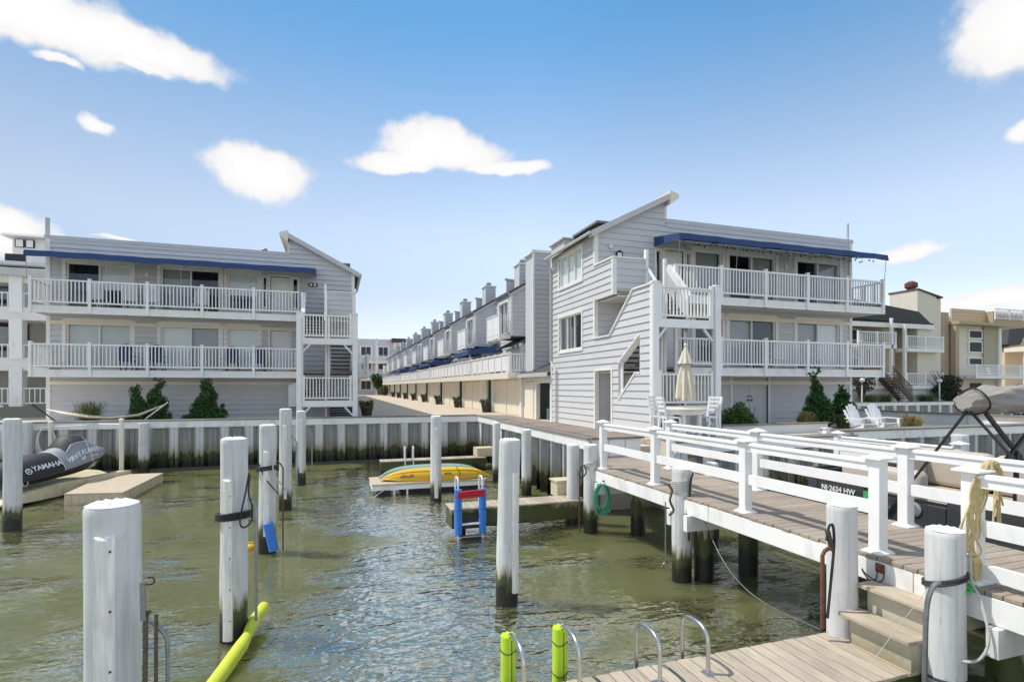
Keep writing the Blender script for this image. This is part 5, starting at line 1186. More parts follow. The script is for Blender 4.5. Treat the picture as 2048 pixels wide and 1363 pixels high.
def unit_awning(i, y0, y1, z=4.15):
    yb = Y0 + 7.9 * i; U_ = UN[i]; m = MB()
    m.loft([[(10.5, yb + y, z + .35), (9.2, yb + y, z + .22), (8.35, yb + y, z), (8.33, yb + y, z - .28)] for y in np.linspace(y0, y1, 8)], closed=False, caps=False)
    for y in (y0, y1): m.add([(10.5, yb + y, z + .35), (9.2, yb + y, z + .22), (8.35, yb + y, z), (8.33, yb + y, z - .28), (10.5, yb + y, z - .05)], [(0, 1, 4), (1, 2, 3, 4)])
    a = m.build('awning', BLUE, U_); a.modifiers.new('thick', 'SOLIDIFY').thickness = .02
    m = MB()
    for y in (y0 + .1, y1 - .1): m.tube([(8.45, yb + y, z - .1), (8.45, yb + y, 2.5)], .03, 6)
    m.build('awning_post', WHITEP, U_)
unit_awning(1, .3, 5.2); unit_awning(3, .3, 6.5, 4.05); unit_awning(4, .3, 6.0, 4.0); unit_awning(6, .3, 6.5, 4.0)
# link between end building and terrace: open garage and chimney chase
LK = thing('garage_link', 'open garage bay with a tall siding chimney chase above it', 'building', (10, 24, ZG))
MB().box(9.25, 9.4, 21.95, 22.3, ZG, 2.3).build('pier', TRIM, LK); MB().box(9.25, 9.4, 24.1, 26.0, ZG, 2.3).build('wall', CREAM, LK); MB().box(9.25, 9.4, 22.3, 24.1, 1.95, 2.3).build('header', TRIM, LK)
MB().box(9.18, 9.27, 22.2, 22.32, ZG, 2.05).build('casing', VIN, LK); MB().box(9.18, 9.27, 24.08, 24.2, ZG, 2.05).build('casing', VIN, LK)
MB().box(9.2, 9.26, 24.55, 25.75, ZG, 2.0).build('garage_door', CREAM, LK)
m = MB(); m.box(9.4, 13, 25.7, 25.8, ZG, 2.4); m.box(12.9, 13, 21.9, 25.7, ZG, 2.4); m.box(9.4, 13, 21.9, 22.0, ZG, 2.4); m.box(9.4, 13, 21.9, 25.8, 2.3, 2.4); m.build('garage_interior', M('garage_wall', (.42, .46, .48), .8, .05), LK)
k = MB(); k.hexa([(8.9, 21.95, 2.3), (10.6, 21.95, 3.1), (10.6, 26.1, 3.1), (8.9, 26.1, 2.3), (8.9, 21.95, 2.38), (10.6, 21.95, 3.18), (10.6, 26.1, 3.18), (8.9, 26.1, 2.38)]); k.build('shed_roof', ROOF, LK, recalc=True)
MB().box(8.86, 8.93, 21.95, 26.1, 2.24, 2.42).build('gutter', GUT, LK)
siding(LK, (0, 24.6, 0), (1, 0, 0), (0, -1, 0), [rect(9.25, 10.6, 2.6, 8.35)]); MB().box(9.27, 10.6, 24.75, 25.8, 2.5, 8.35).build('chase_core', SID, LK); MB().box(9.2, 9.3, 24.52, 24.63, 2.6, 8.35).build('corner_board', TRIM, LK); MB().box(9.15, 10.7, 24.5, 25.9, 8.35, 8.48).build('chase_cap', TRIM, LK)
MB().box(10.6, 13.0, 21.9, 26.1, 2.4, 7.6).build('upper_wall', SID, LK); MB().box(9.7, 10.3, 21.9, 23.4, 7.4, 8.35).build('roof_curb', RAKE, LK); MB().box(9.6, 10.4, 21.85, 23.5, 8.35, 8.42).build('curb_cap', GUT, LK)
# things stored in the garage
m = MB(); m.loft([[(9.9 + .0, 23.0 + w * math.cos(g), .95 * 0 + z + .0) if 0 else (9.95 + .05 * math.sin(g), 23.0 + w * math.cos(g), z) for g in np.linspace(0, 6.28, 13)[:-1]] for z, w in ((.35, .12), (.6, .2), (1.0, .22), (1.35, .17), (1.6, .05))]); tag(m.build('surfboard', STUC, None, smooth=True), 'short cream board standing in the open garage', 'board')
m = MB(); m.box(9.6, 10.0, 23.4, 23.75, ZG + .02, .75); tag(m.build('storage_crate', M('crate_green', (.1, .16, .12), .6, .3, 12)), 'green crate on the floor of the open garage', 'crate')
m = MB(); m.box(12.85, 12.88, 23.0, 24.0, 1.5, 1.85); tag(m.build('wall_picture', M('picture_sepia', (.24, .17, .08), .6, .4, 6)), 'small framed picture on the garage back wall', 'picture')
# terrace behind the left building (street side)
LT = thing('left_terrace', 'grey terrace behind the left building with white street-side balconies', 'building', (-5, 60, ZG))
MB().box(-11.6, .8, 32.2, 104, ZG, 7.6).build('wall', SID, LT); 
for i in range(8):
    y = 30.0 + i * 9
    MB().box(.85, 1.75, y, y + 4.5, 2.28, 2.5).build('balcony_slab', TRIM, LT)
    railing(LT, (.9, y), (1.72, y), 2.58, 3.5, [.97], 2.28, sp=.13, joined=True); railing(LT, (1.72, y), (1.72, y + 4.5), 2.58, 3.5, [1], 2.28, joined=True)
m = MB(); m.hexa([(-2.2, 32.2, 9.0), (1.1, 32.2, 7.5), (1.1, 104, 7.5), (-2.2, 104, 9.0), (-2.2, 32.2, 9.1), (1.1, 32.2, 7.6), (1.1, 104, 7.6), (-2.2, 104, 9.1)]); m.build('roof', ROOF, LT, recalc=True)
# street end building
EB = thing('street_end_building', 'pale grey apartment building closing the far end of the street', 'building', (4, 116, ZG))
e0 = onY(716, 0, 114).x; e1 = onY(786, 0, 114).x; e2 = onY(812, 0, 114).x
def ez(py): return onY(760, py, 114).z
MB().box(e0 - 10, e1, 114.2, 122, ZG, ez(678)).build('wall', SID, EB); MB().box(e1, e2 + 3, 113.6, 122, ZG, ez(684)).build('wing_wall', CREAM, EB); MB().box(e1 - .3, e2 + 3.3, 113.2, 122.3, ez(684), ez(676)).build('roof', ROOF, EB)
for py0, py1 in ((694, 712), (722, 738), (762, 778)):
    for a, b in ((722, 742), (757, 776), (793, 801)):
        xa, xb = onY(a, 0, 114).x, onY(b, 0, 114).x; yq = 114.2 if a < 790 else 113.6
        w_ = MB().box(xa - .25, xb + .25, yq - .1, yq - .01, ez(py1) - .2, ez(py0) + .25).build('window', TRIM, EB)
        for k in range(2): MB().box(xa + (xb - xa) * k / 2 + .05, xa + (xb - xa) * (k + 1) / 2 - .05, yq - .13, yq - .105, ez(py1), ez(py0)).build('pane', GLASSD if 0 else DARK, w_)
for py in (727, 760):
    MB().box(e0 - 6, e1 - .2, 112.3, 114.15, ez(py), ez(py - 4)).build('balcony_slab', TRIM, EB)
    railing(EB, (e0 - 6, 112.35), (e1 - .2, 112.35), ez(py - 5), ez(py - 16), [.33, .66, 1], ez(py), sp=.25, joined=True)
MB().box(onY(751, 0, 112.2).x, onY(755, 0, 112.2).x, 112.2, 112.28, ZG, ez(678)).build('corner_board', TRIM, EB)
# ============================================================ far houses
def house_box(T, n, m, *a): return MB().box(*a).build(n, m, T)
# left neighbour with columns and cupola
LH = thing('porch_house', 'white house with tall porch columns and a roof cupola at the far left', 'house', (-19, 35, ZG))
YH = 33.5
def hx(px): return onY(px, 0, YH).x
def hz(py): return onY(40, py, YH).z
house_box(LH, 'wall', M('house_beige', (.40, .39, .35), .7, .05), -26, -12.4, YH + 1.6, YH + 9, ZG, hz(560))
for py, t in ((540, 26), (614, 26), (715, 26)): house_box(LH, 'porch_beam', TRIM, -27, -12.5, YH - .1, YH + 1.6, hz(py + t), hz(py))
m = MB(); m.prism([(-28, hz(528)), (-12.2, hz(560)), (-12.2, hz(545)), (-28, hz(515))], 'y', YH - .5, YH + 4); m.build('porch_roof', RAKE, LH)
for px in (35,):
    for z0, z1 in ((hz(625), hz(540)), (hz(718), hz(638)), (hz(812), hz(735))): house_box(LH, 'column', VIN, hx(px) - .27, hx(px) + .27, YH - .2, YH + .3, z0, z1)
for px in (-120,):
    house_box(LH, 'column', VIN, hx(px) - .27, hx(px) + .27, YH - .2, YH + .3, ZG, hz(540))
for py in (585, 688, 775): railing(LH, (-26, YH - .02), (-12.6, YH - .02), hz(py + 32), hz(py), [.5, 1], None, sp=.22, joined=True)
for (a, b), (c, d) in (((-8, 24), (565, 592)), ((42, 56), (565, 592)), ((-8, 24), (645, 690)), ((42, 58), (645, 690))):
    w_ = house_box(LH, 'window', BLACK, onY(a, 0, YH + 1.6).x, onY(b, 0, YH + 1.6).x, YH + 1.5, YH + 1.59, hz(d) - .2, hz(c) + .1); house_box(w_, 'pane', M('pane_pale', (.3, .34, .36), .1, .1), onY(a, 0, YH + 1.6).x + .1, onY(b, 0, YH + 1.6).x - .1, YH + 1.46, YH + 1.495, hz(d), hz(c) - .1)
house_box(LH, 'attic_wall', TRIM, -27, -12.0, YH + 4, YH + 9, hz(560), hz(507)); m = MB(); m.prism([(-29, hz(503)), (-11.6, hz(503)), (-11.8, hz(497)), (-29, hz(494))], 'y', YH + 3.6, YH + 9.4); m.build('attic_roof', RAKE, LH)
w_ = house_box(LH, 'window', BLACK, onY(11, 0, YH + 4).x, onY(52, 0, YH + 4).x, YH + 3.93, YH + 3.99, onY(30, 522, YH + 4).z, onY(30, 508, YH + 4).z)
house_box(LH, 'cupola', TRIM, onY(25, 0, YH + 6).x, onY(92, 0, YH + 6).x, YH + 6, YH + 9, hz(505), onY(30, 472, YH + 6).z)
c0, c1 = onY(3, 0, YH + 5.5).x, onY(98, 0, YH + 5.5).x; zc = onY(30, 472, YH + 5.5).z
m = MB(); m.hexa([(c0, YH + 5.3, zc), (c1, YH + 5.3, zc), (c1, YH + 9.6, zc), (c0, YH + 9.6, zc), (c0 + .1, YH + 5.4, zc + .15), (c1 - .1, YH + 5.4, zc + .15), (c1 - 1, YH + 8, zc + .55), (c0 + 1, YH + 8, zc + .55)]); m.build('cupola_roof', RAKE, LH, recalc=True)
for a, b in ((31, 50), (52, 70)): w_ = house_box(LH, 'window', BLACK, onY(a, 0, YH + 6).x, onY(b, 0, YH + 6).x, YH + 5.93, YH + 5.99, onY(30, 494, YH + 6).z, onY(30, 478, YH + 6).z); house_box(w_, 'pane', SHADE, onY(a, 0, YH + 6).x + .06, onY(b, 0, YH + 6).x - .06, YH + 5.9, YH + 5.925, onY(30, 493, YH + 6).z, onY(30, 479, YH + 6).z)
FN = thing('patio_wall', 'low cream panel wall along the quay at the far left', 'wall', (-18, 27, ZG))
for i in range(8): MB().box(-26 + i * 1.66 - .5, -26 + i * 1.66 + 1.13, 27.2, 27.3, ZG, .95).build('panel', CREAM, FN)
MB().box(-27, -12.9, 27.15, 27.35, .95, 1.02).build('cap_rail', STUC, FN)
# tan houses across the channel
YT = 32.5; ZT = .5
def tx(px, Y=YT): return onY(px, 0, Y).x
def tz(py, px=1800, Y=YT): return onY(px, py, Y).z
TH = thing('tan_house', 'tan townhouse with dark roof and tall cream chimney across the channel', 'house', (tx(1780), YT, ZT))
house_box(TH, 'wall', TANS, tx(1690), tx(1835), YT + 1.8, YT + 9, ZT, tz(640))
house_box(TH, 'party_wall', TANS, tx(1764), tx(1790), YT, YT + 1.8, ZT, tz(645))
m = MB(); m.prism([(tx(1690), tz(628)), (tx(1780), tz(652)), (tx(1855), tz(652)), (tx(1855), tz(645)), (tx(1830), tz(622)), (tx(1700), tz(605))], 'y', YT - .3, YT + 1.7); m.build('roof', ROOF, TH)
m = MB(); m.hexa([(tx(1690), YT - .4, tz(640)), (tx(1858), YT - .4, tz(650)), (tx(1858), YT + 7, tz(612)), (tx(1690), YT + 7, tz(612)), (tx(1690), YT - .4, tz(635)), (tx(1858), YT - .4, tz(645)), (tx(1858), YT + 7, tz(606)), (tx(1690), YT + 7, tz(606))]); m.build('roof_slope', ROOF, TH, recalc=True)
house_box(TH, 'eave_board', TRIM, tx(1690), tx(1858), YT - .45, YT - .4, tz(657), tz(648))
house_box(TH, 'dormer', CREAM, tx(1768), tx(1799), YT + 3, YT + 6, tz(628), tz(592)); house_box(TH, 'dormer_window', DARK, tx(1770, YT + 3), tx(1789, YT + 3), YT + 2.9, YT + 2.99, tz(618), tz(602))
ch = house_box(TH, 'chimney', STUC, tx(1830), tx(1868), YT - .2, YT + 2.2, ZT, tz(600)); m = MB(); m.prism([(tx(1830), tz(600)), (tx(1868), tz(600)), (tx(1868), tz(590)), (tx(1830), tz(577))], 'y', YT - .2, YT + 2.2); m.build('chimney_top', STUC, ch); MB().bar((tx(1829), YT + 1, tz(576)), (tx(1879), YT + 1, tz(590)), 2.6, .12).build('chimney_cap', BRNW, ch)
f = MB(); f.lathe([(.35, 0), (.35, .5), (.5, .55), (.5, .9), (.2, 1.1)], (tx(1846), YT + 1, tz(580)), 10); f.build('flue', RUST, ch)
house_box(TH, 'chimney_flank', STUC, tx(1868), tx(1879), YT - .1, YT + 3, ZT, tz(592))
for a, b, pys in ((1695, 1772, (697, 775)), (1791, 1866, (702, 775))):
    for py in pys:
        house_box(TH, 'balcony_slab', TRIM, tx(a), tx(b), YT - .9, YT + 1.8, tz(py + 2), tz(py - 5)); railing(TH, (tx(a), YT - .85), (tx(b), YT - .85), tz(py - 7), tz(py - 29), [.02, .5, .98], tz(py), sp=.2, joined=True)
    for py0, py1 in ((655, 680), (712, 745)):
        w_ = house_box(TH, 'window', TRIM, tx(a + 4, YT + 1.8), tx(a + 40, YT + 1.8), YT + 1.7, YT + 1.79, tz(py1), tz(py0)); house_box(w_, 'pane', DARK, tx(a + 6, YT + 1.8), tx(a + 21, YT + 1.8), YT + 1.67, YT + 1.695, tz(py1 - 3), tz(py0 + 3)); house_box(w_, 'pane', DARK, tx(a + 23, YT + 1.8), tx(a + 38, YT + 1.8), YT + 1.67, YT + 1.695, tz(py1 - 3), tz(py0 + 3))
house_box(TH, 'corner_post', TRIM, tx(1788), tx(1792), YT - .9, YT - .7, ZT, tz(650)); house_box(TH, 'corner_post', TRIM, tx(1762), tx(1765), YT - .9, YT - .7, ZT, tz(640)); house_box(TH, 'base_wall', SOFF, tx(1690), tx(1866), YT - .5, YT + 1.8, ZT, tz(777))
ST = thing('wooden_stairs', 'brown wooden stairs between the tan house balconies', 'stairs', (tx(1790), YT - 1.5, ZT))
for k in range(9):
    t = k / 8; x = tx(1772 + 38 * t, YT - 1.5); z = tz(757 + 38 * t, Y=YT - 1.5); MB().box(x - .12, x + .28, YT - 2.0, YT - 1.0, z - .05, z).build('tread', BRNW, ST)
for dy in (-2.02, -.98):
    MB().bar((tx(1772, YT - 1.5), YT + dy, tz(757)), (tx(1812, YT - 1.5), YT + dy, tz(799)), .08, .35).build('stringer', BRNW, ST)
    for k in range(5): MB().bar((tx(1772, YT - 1.5), YT + dy, tz(735 + k * 5)), (tx(1812, YT - 1.5), YT + dy, tz(775 + k * 5)), .05, .07).build('rail', BRNW, ST)
T2 = thing('tan_deck_house', 'tan boxy house with a roof deck and cream stucco walls across the channel', 'house', (tx(1950), YT, ZT))
house_box(T2, 'side_wall', TANL, tx(1878), tx(1904), YT + .3, YT + 8, ZT, tz(617)); siding(T2, (0, YT + .28, 0), (1, 0, 0), (0, -1, 0), [rect(tx(1879), tx(1904), ZT, tz(618))], h=.3, joined=True, mat=TANS, sheath=False)
house_box(T2, 'front_wall', STUC, tx(1912), tx(2005), YT + .4, YT + 8, ZT, tz(640)); siding(T2, (0, YT + .05, 0), (1, 0, 0), (0, -1, 0), [rect(tx(1904), tx(1972), tz(637), tz(609))], h=.3, joined=True, mat=TANL, sheath=True)
house_box(T2, 'roof_slab', TANS, tx(1903), tx(2042), YT - .6, YT + 8, tz(643), tz(637)); house_box(T2, 'parapet', TANS, tx(1972), tx(2040), YT - .55, YT + 6, tz(637), tz(612))
railing(T2, (tx(1974), YT - .62), (tx(2030), YT - .62), tz(628), tz(606), [0, .5, 1], tz(630), sp=.18, joined=True)
house_box(T2, 'corner_post', TANS, tx(1904), tx(1911), YT - .3, YT + .1, ZT, tz(640))
for py0, py1 in ((651, 670), (675, 700), (710, 727)):
    w_ = house_box(T2, 'window', TRIM, tx(1945), tx(1973), YT + .3, YT + .39, tz(py1), tz(py0)); house_box(w_, 'pane', DARK, tx(1947.5), tx(1970.5), YT + .27, YT + .295, tz(py1 - 2.5), tz(py0 + 2.5))
house_box(T2, 'inner_wall', M('stucco_olive', (.42, .38, .27), .8, .05), tx(1974), tx(2003), YT + .25, YT + .41, tz(728), tz(643)); house_box(T2, 'corner_trim', TRIM, tx(2001), tx(2006), YT + .1, YT + .4, ZT, tz(645))
house_box(T2, 'deck', TRIM, tx(1912), tx(2080), YT - 1.6, YT + .3, tz(756), tz(750)); railing(T2, (tx(1912), YT - 1.55), (tx(2080), YT - 1.55), tz(748), tz(728), [.0, .25, .5, .75], tz(756), sp=.2, joined=True); house_box(T2, 'garage_opening', DARK, tx(1950), tx(1971), YT + .3, YT + .39, tz(778), tz(765))
GH = thing('gable_house', 'far house with a steep dark gable roof at the right edge', 'house', (tx(2050, 42), 42, ZT))
gx = lambda p: onY(p, 0, 42).x; gz = lambda p: onY(2040, p, 42).z
m = MB(); m.prism([(gx(2008), gz(700)), (gx(2090), gz(700)), (gx(2090), gz(640)), (gx(2052), gz(648)), (gx(2020), gz(690))], 'y', 42, 50); m.build('wall', TANL, GH); m = MB(); m.hexa([(gx(2005), 41.5, gz(690)), (gx(2030), 41.5, gz(690)), (gx(2030), 52, gz(690)), (gx(2005), 52, gz(690)), (gx(2010), 41.5, gz(650)), (gx(2052), 41.5, gz(645)), (gx(2052), 52, gz(645)), (gx(2010), 52, gz(650))]); m.build('roof', ROOF, GH, recalc=True)
house_box(GH, 'porch_roof', STUC, gx(2008), gx(2100), 40, 42, gz(705), gz(696)); house_box(GH, 'porch_wall', TANL, gx(2008), gx(2100), 41.9, 43, ZT, gz(705)); house_box(GH, 'window', DARK, gx(2036), gx(2042), 41.9, 41.98, gz(685), gz(676))
for px in (2012, 2034, 2056): house_box(GH, 'porch_post', TRIM, gx(px), gx(px + 4), 40, 40.3, ZT, gz(705))
# side retaining wall of the right quay
SW = thing('retaining_wall', 'grey panelled retaining wall with dark cap along the channel side', 'wall', (24.5, 18, ZG))
for i in range(5): MB().box(24.3, 24.45, 12.4 + i * 2.4, 12.4 + i * 2.4 + 2.37, -1.8, .62).build('panel', SHEETL if 0 else SOFF, SW)
MB().box(24.2, 24.6, 12.3, 24.5, .62, .68).build('cap', CAPW, SW)
PW = thing('planter_edge', 'low grey board edging of the planting bed by the double doors', 'edging', (13.9, 14.2, ZG))
MB().box(11.8, 16.2, 14.15, 14.25, ZG, .5).build('board', SOFF, PW); MB().box(11.75, 16.25, 14.08, 14.32, .5, .55).build('cap', CAPW, PW)
# ============================================================ VEGETATION
def leaf_cloud(mb, blobs, n, size, rr, elong=1.0, up=0.0):
    tot = sum(b[3] * b[4] * b[5] for b in blobs)
    for bx_, by, bz, rx, ry, rz in blobs:
        for i in range(max(8, int(n * rx * ry * rz / tot))):
            v = Vector((rr.gauss(0, 1), rr.gauss(0, 1), rr.gauss(0, 1))).normalized() * (rr.random() ** .4)
            p = Vector((bx_ + v.x * rx, by + v.y * ry, bz + v.z * rz)); a = Vector((rr.gauss(0, 1), rr.gauss(0, 1), rr.gauss(0, 1) + up)).normalized(); b = a.orthogonal().normalized(); b.rotate(Matrix.Rotation(rr.uniform(0, 6.28), 3, a)); s_ = size * rr.uniform(.6, 1.4)
            t = a.cross(b)
            # leaf: bent diamond
            mb.add([p - a * s_ * elong, p + b * s_ * .45, p + a * s_ * elong + t * s_ * .15, p - b * s_ * .45], [(0, 1, 2), (0, 2, 3)])
def juniper(label, x, y, spec, n=3600, size=.06, seed=1):
    rr = random.Random(seed); T = thing('juniper', label, 'shrub', (x, y, ZG), 'dark twisted junipers by the buildings'); bl = []; tr = MB()
    for pts, r0, r1 in spec:      # each limb: list of (dx,z) with radii
        n_ = len(pts); path = []
        for i in range(n_ - 1):
            for k in range(5):
                t = k / 5; q = (i + t) / (n_ - 1); dx = pts[i][0] + (pts[i + 1][0] - pts[i][0]) * t; z = pts[i][1] + (pts[i + 1][1] - pts[i][1]) * t
                r = (r0 + (r1 - r0) * q) * rr.uniform(.7, 1.25); dy = rr.uniform(-.12, .12); path.append((x + dx, y + dy * .3, ZG + z))
                bl.append((x + dx + rr.uniform(-.07, .07), y + dy, ZG + z + rr.uniform(-.05, .05), r, r, r * rr.uniform(.6, 1.1)))
                if rr.random() < .55: g = rr.uniform(0, 6.28); bl.append((x + dx + math.cos(g) * r * .95, y + dy + math.sin(g) * r * .95, ZG + z + r * rr.uniform(-.2, .7), r * .38, r * .38, r * .5))
        tr.tube(path, [.06 * (1 - .7 * i / len(path)) for i in range(len(path))], 7)
    m = MB(); leaf_cloud(m, bl, n * 3, size * .78, rr, 1.3, .6); m.build('crown', JUN, T); tr.build('trunk', BARK, T, smooth=True)
def gxy(px, Y): return onY(px, 800, Y).x
juniper('double-stemmed twisted juniper in front of the left building', gxy(296, 25.6), 25.6, [([(-.5, .2), (-.2, .25), (.3, .2), (.65, .3)], .4, .3), ([(-.35, .3), (-.3, .7), (-.45, 1.0), (-.42, 1.4), (-.25, 1.65)], .38, .07), ([(.2, .4), (.35, .8), (.25, 1.1), (.3, 1.5), (.5, 1.75), (.2, 1.95)], .36, .06)], 5200, seed=4)
juniper('cone-shaped juniper in front of the left building', gxy(413, 25.6), 25.6, [([(-.6, .2), (0, .25), (.6, .25)], .35, .32), ([(0, .3), (-.1, .8), (.1, 1.2), (0, 1.6), (.15, 2.0)], .5, .1), ([(.0, 1.2), (-.12, 1.6), (-.2, 1.9)], .2, .06), ([(.5, .4), (.6, .9)], .25, .08)], 5200, seed=6)
juniper('tall twisted juniper beside the white garage doors of the right building', gxy(1634, 15.3), 15.3, [([(-.45, .3), (0, .35), (.35, .3)], .35, .3), ([(0, .4), (.1, .8), (-.1, 1.1), (.05, 1.5), (-.12, 1.9), (.1, 2.35)], .42, .06), ([(-.3, .5), (-.45, .95)], .25, .15)], 4600, seed=9)
juniper('smaller twisted juniper at the corner of the right building', gxy(1691, 15.6), 15.6, [([(-.3, .35), (.1, .4), (.4, .35)], .32, .25), ([(0, .5), (-.15, .9), (-.05, 1.3), (-.2, 1.7)], .36, .06), ([(.2, .5), (.35, .9)], .25, .12)], 3600, seed=12)
def grass(label, x, y, h, w, n, mat, seed, z=ZG, name='ornamental_grass'):
    rr = random.Random(seed); m = MB()
    for i in range(n):
        g = rr.uniform(0, 6.28); q = rr.random() ** .6; L = h * rr.uniform(.6, 1.1); b = Vector((x + rr.gauss(0, w * .18), y + rr.gauss(0, w * .18), z)); d = Vector((math.cos(g), math.sin(g), 0)); s_ = Vector((-d.y, d.x, 0)) * .008
        pts = [b, b + d * (w * .25 * q) + Vector((0, 0, L * .5)), b + d * (w * .62 * q) + Vector((0, 0, L * .86)), b + d * (w * 1.05 * q) + Vector((0, 0, L * (1 - .25 * q)))]
        m.add([pts[0] - s_, pts[0] + s_, pts[1] + s_, pts[1] - s_, pts[2] + s_ * .7, pts[2] - s_ * .7, pts[3]], [(0, 1, 2, 3), (3, 2, 4, 5), (5, 4, 6)])
    T = thing(name, label, 'grass', (x, y, z), 'ornamental grasses'); m.build('blades', mat, T); q = MB(); q.ell((x, y, z + .03), w * .3, w * .3, .08, 10, 5); q.build('root_clump', BARK, T)
grass('fountain of green ornamental grass left of the junipers', gxy(178, 25.3), 25.3, 1.05, .8, 420, GRASSG, 3)
grass('straw-coloured grass clump under the tall juniper on the right', gxy(1612, 14.7), 14.7, .75, .4, 380, GRASSY, 5)
grass('olive grass clump beside the smaller right juniper', gxy(1686, 14.8), 14.8, .6, .45, 320, GRASSG, 6)
grass('spiky grass clump beyond the white garden chairs', gxy(1822, 13.6), 13.6, .62, .62, 420, GRASSY, 7)
rr = random.Random(21); T = thing('green_bush', 'feathery green bush beside the umbrella table', 'shrub', (gxy(1478, 15.0), 15.0, ZG))
xb = gxy(1478, 15.0); m = MB(); leaf_cloud(m, [(xb - .45, 15, .55, .3, .4, .5), (xb - .05, 14.9, .65, .38, .4, .6), (xb + .35, 15, .45, .38, .4, .42), (xb + .6, 15, .3, .25, .3, .28)], 5200, .035, rr, 1.8, 1.2); m.build('crown', BUSHL, T)
q = MB()
for i in range(9): g = rr.uniform(-.5, .5); q.tube([(xb, 15, ZG), (xb + g, 15 + rr.uniform(-.2, .2), ZG + .5), (xb + g * 1.5, 15, ZG + .85)], .012, 5)
q.build('stems', BARK, T)
def bush(label, x, y, blobs, n, size, mat, z, seed, twig=0):
    rr = random.Random(seed); T = thing('shrub', label, 'shrub', (x, y, z), 'shrubs across the channel'); m = MB(); leaf_cloud(m, [(x + a, y + b, z + c, d, e, f) for a, b, c, d, e, f in blobs], n, size, rr); m.build('crown', mat, T)
    q = MB()
    for i in range(8 + twig): g = rr.uniform(0, 6.28); w = rr.uniform(.3, 1); L = max(b[2] + b[5] for b in blobs) * rr.uniform(.8, 1.2); q.tube([(x, y, z), (x + w * .5 * math.cos(g), y + w * .5 * math.sin(g), z + L * .5), (x + w * 1.5 * math.cos(g) * blobs[0][3], y + w * math.sin(g), z + L)], [.05, .035, .012], 5)
    q.build('branches', BARK, T)
bush('dark bare-tipped shrub in front of the boxy tan house', tx(1895, 31.2), 31.2, [(0, 0, .9, 1.5, .8, .8), (.3, 0, 1.7, 1.2, .7, .6)], 2200, .1, DARKL, .5, 31, 14)
bush('leggy shrub in front of the tan house balconies', tx(1722, 31.2), 31.2, [(0, 0, 1.6, 1.3, .8, .8)], 800, .09, DARKL, .5, 32, 16)
for px, w, sd in ((1735, 1.6, 41), (1770, 1.0, 42), (1852, 1.5, 43)):
    grass('low mound of olive grass on the far quay at %s' % {1735: 'the left', 1770: 'the foot of the brown stairs', 1852: 'the right of the brown stairs'}[px], tx(px, 30.9), 30.9, .8, w, 500, GRASSG, sd, .5)
for px, lb in ((1724, 'left'), (1879, 'right')):
    x = tx(px, 30.6); L = thing('quay_lamp', 'white %s-hand lamp post on the far quay' % lb, 'lamp', (x, 30.6, .6), 'white lamp posts on the far quay'); m = MB(); m.tube([(x, 30.6, .5), (x, 30.6, 2.2)], .05, 8); m.build('post', WHITEP, L); m = MB(); m.lathe([(.08, 0), (.18, .06), (.2, .2), (.06, .3)], (x, 30.6, 2.15), 12); m.build('lamp_head', WHITEP, L, smooth=True)
# flower pots along the street
def pot(label, x, y, s_, seed, z=ZG + .012):
    rr = random.Random(seed); T = thing('flower_pot', label, 'flower pot', (x, y, z), 'flower pots along the garages'); m = MB(); m.lathe([(.17 * s_, 0), (.26 * s_, .45 * s_), (.28 * s_, .5 * s_), (.24 * s_, .5 * s_)], (x, y, z), 14); m.build('pot', TERRA, T, smooth=True)
    m = MB(); leaf_cloud(m, [(x, y, z + .62 * s_, .3 * s_, .3 * s_, .18 * s_), (x - .25 * s_, y, z + .7 * s_, .15 * s_, .15 * s_, .15 * s_), (x + .2 * s_, y, z + .75 * s_, .14, .14, .15)], 340, .05 * s_, rr, 1.5); m.build('plant', FLOW, T)
    m = MB(); leaf_cloud(m, [(x, y, z + .78 * s_, .34 * s_, .3 * s_, .12 * s_)], 40, .035, rr); m.build('blossoms', M('blossom', (.65, .55, .5), .7, .2) if 'BLOS' not in globals() else BLOS, T)
BLOS = M('blossom_pale', (.62, .5, .48), .7, .2)
for i in range(8):
    y = Y0 + 5.75 + 7.9 * i; pot('%s flower pot from the near end of the garages' % ORD[i] if i else 'nearest dark flower pot beside the garage doors', 8.75, y - .2 * (i == 0), 1.0, 50 + i)
pot('dark flower pot at the foot of the left stair tower', 1.45, 26.6, 1.1, 70)
bush('tall dark shrub at the far end of the street', onY(756, 0, 104).x, 104, [(0, 0, 2.6, 1.1, 1, 1.6), (-.8, 0, 3.4, .7, .6, .7)], 1600, .16, JUN, ZG, 33)
bush('pale grey-green shrub at the end of the terrace', onY(768, 0, 100).x, 100, [(0, 0, .9, 1.3, 1, .9)], 900, .14, GRASSG, ZG, 34)
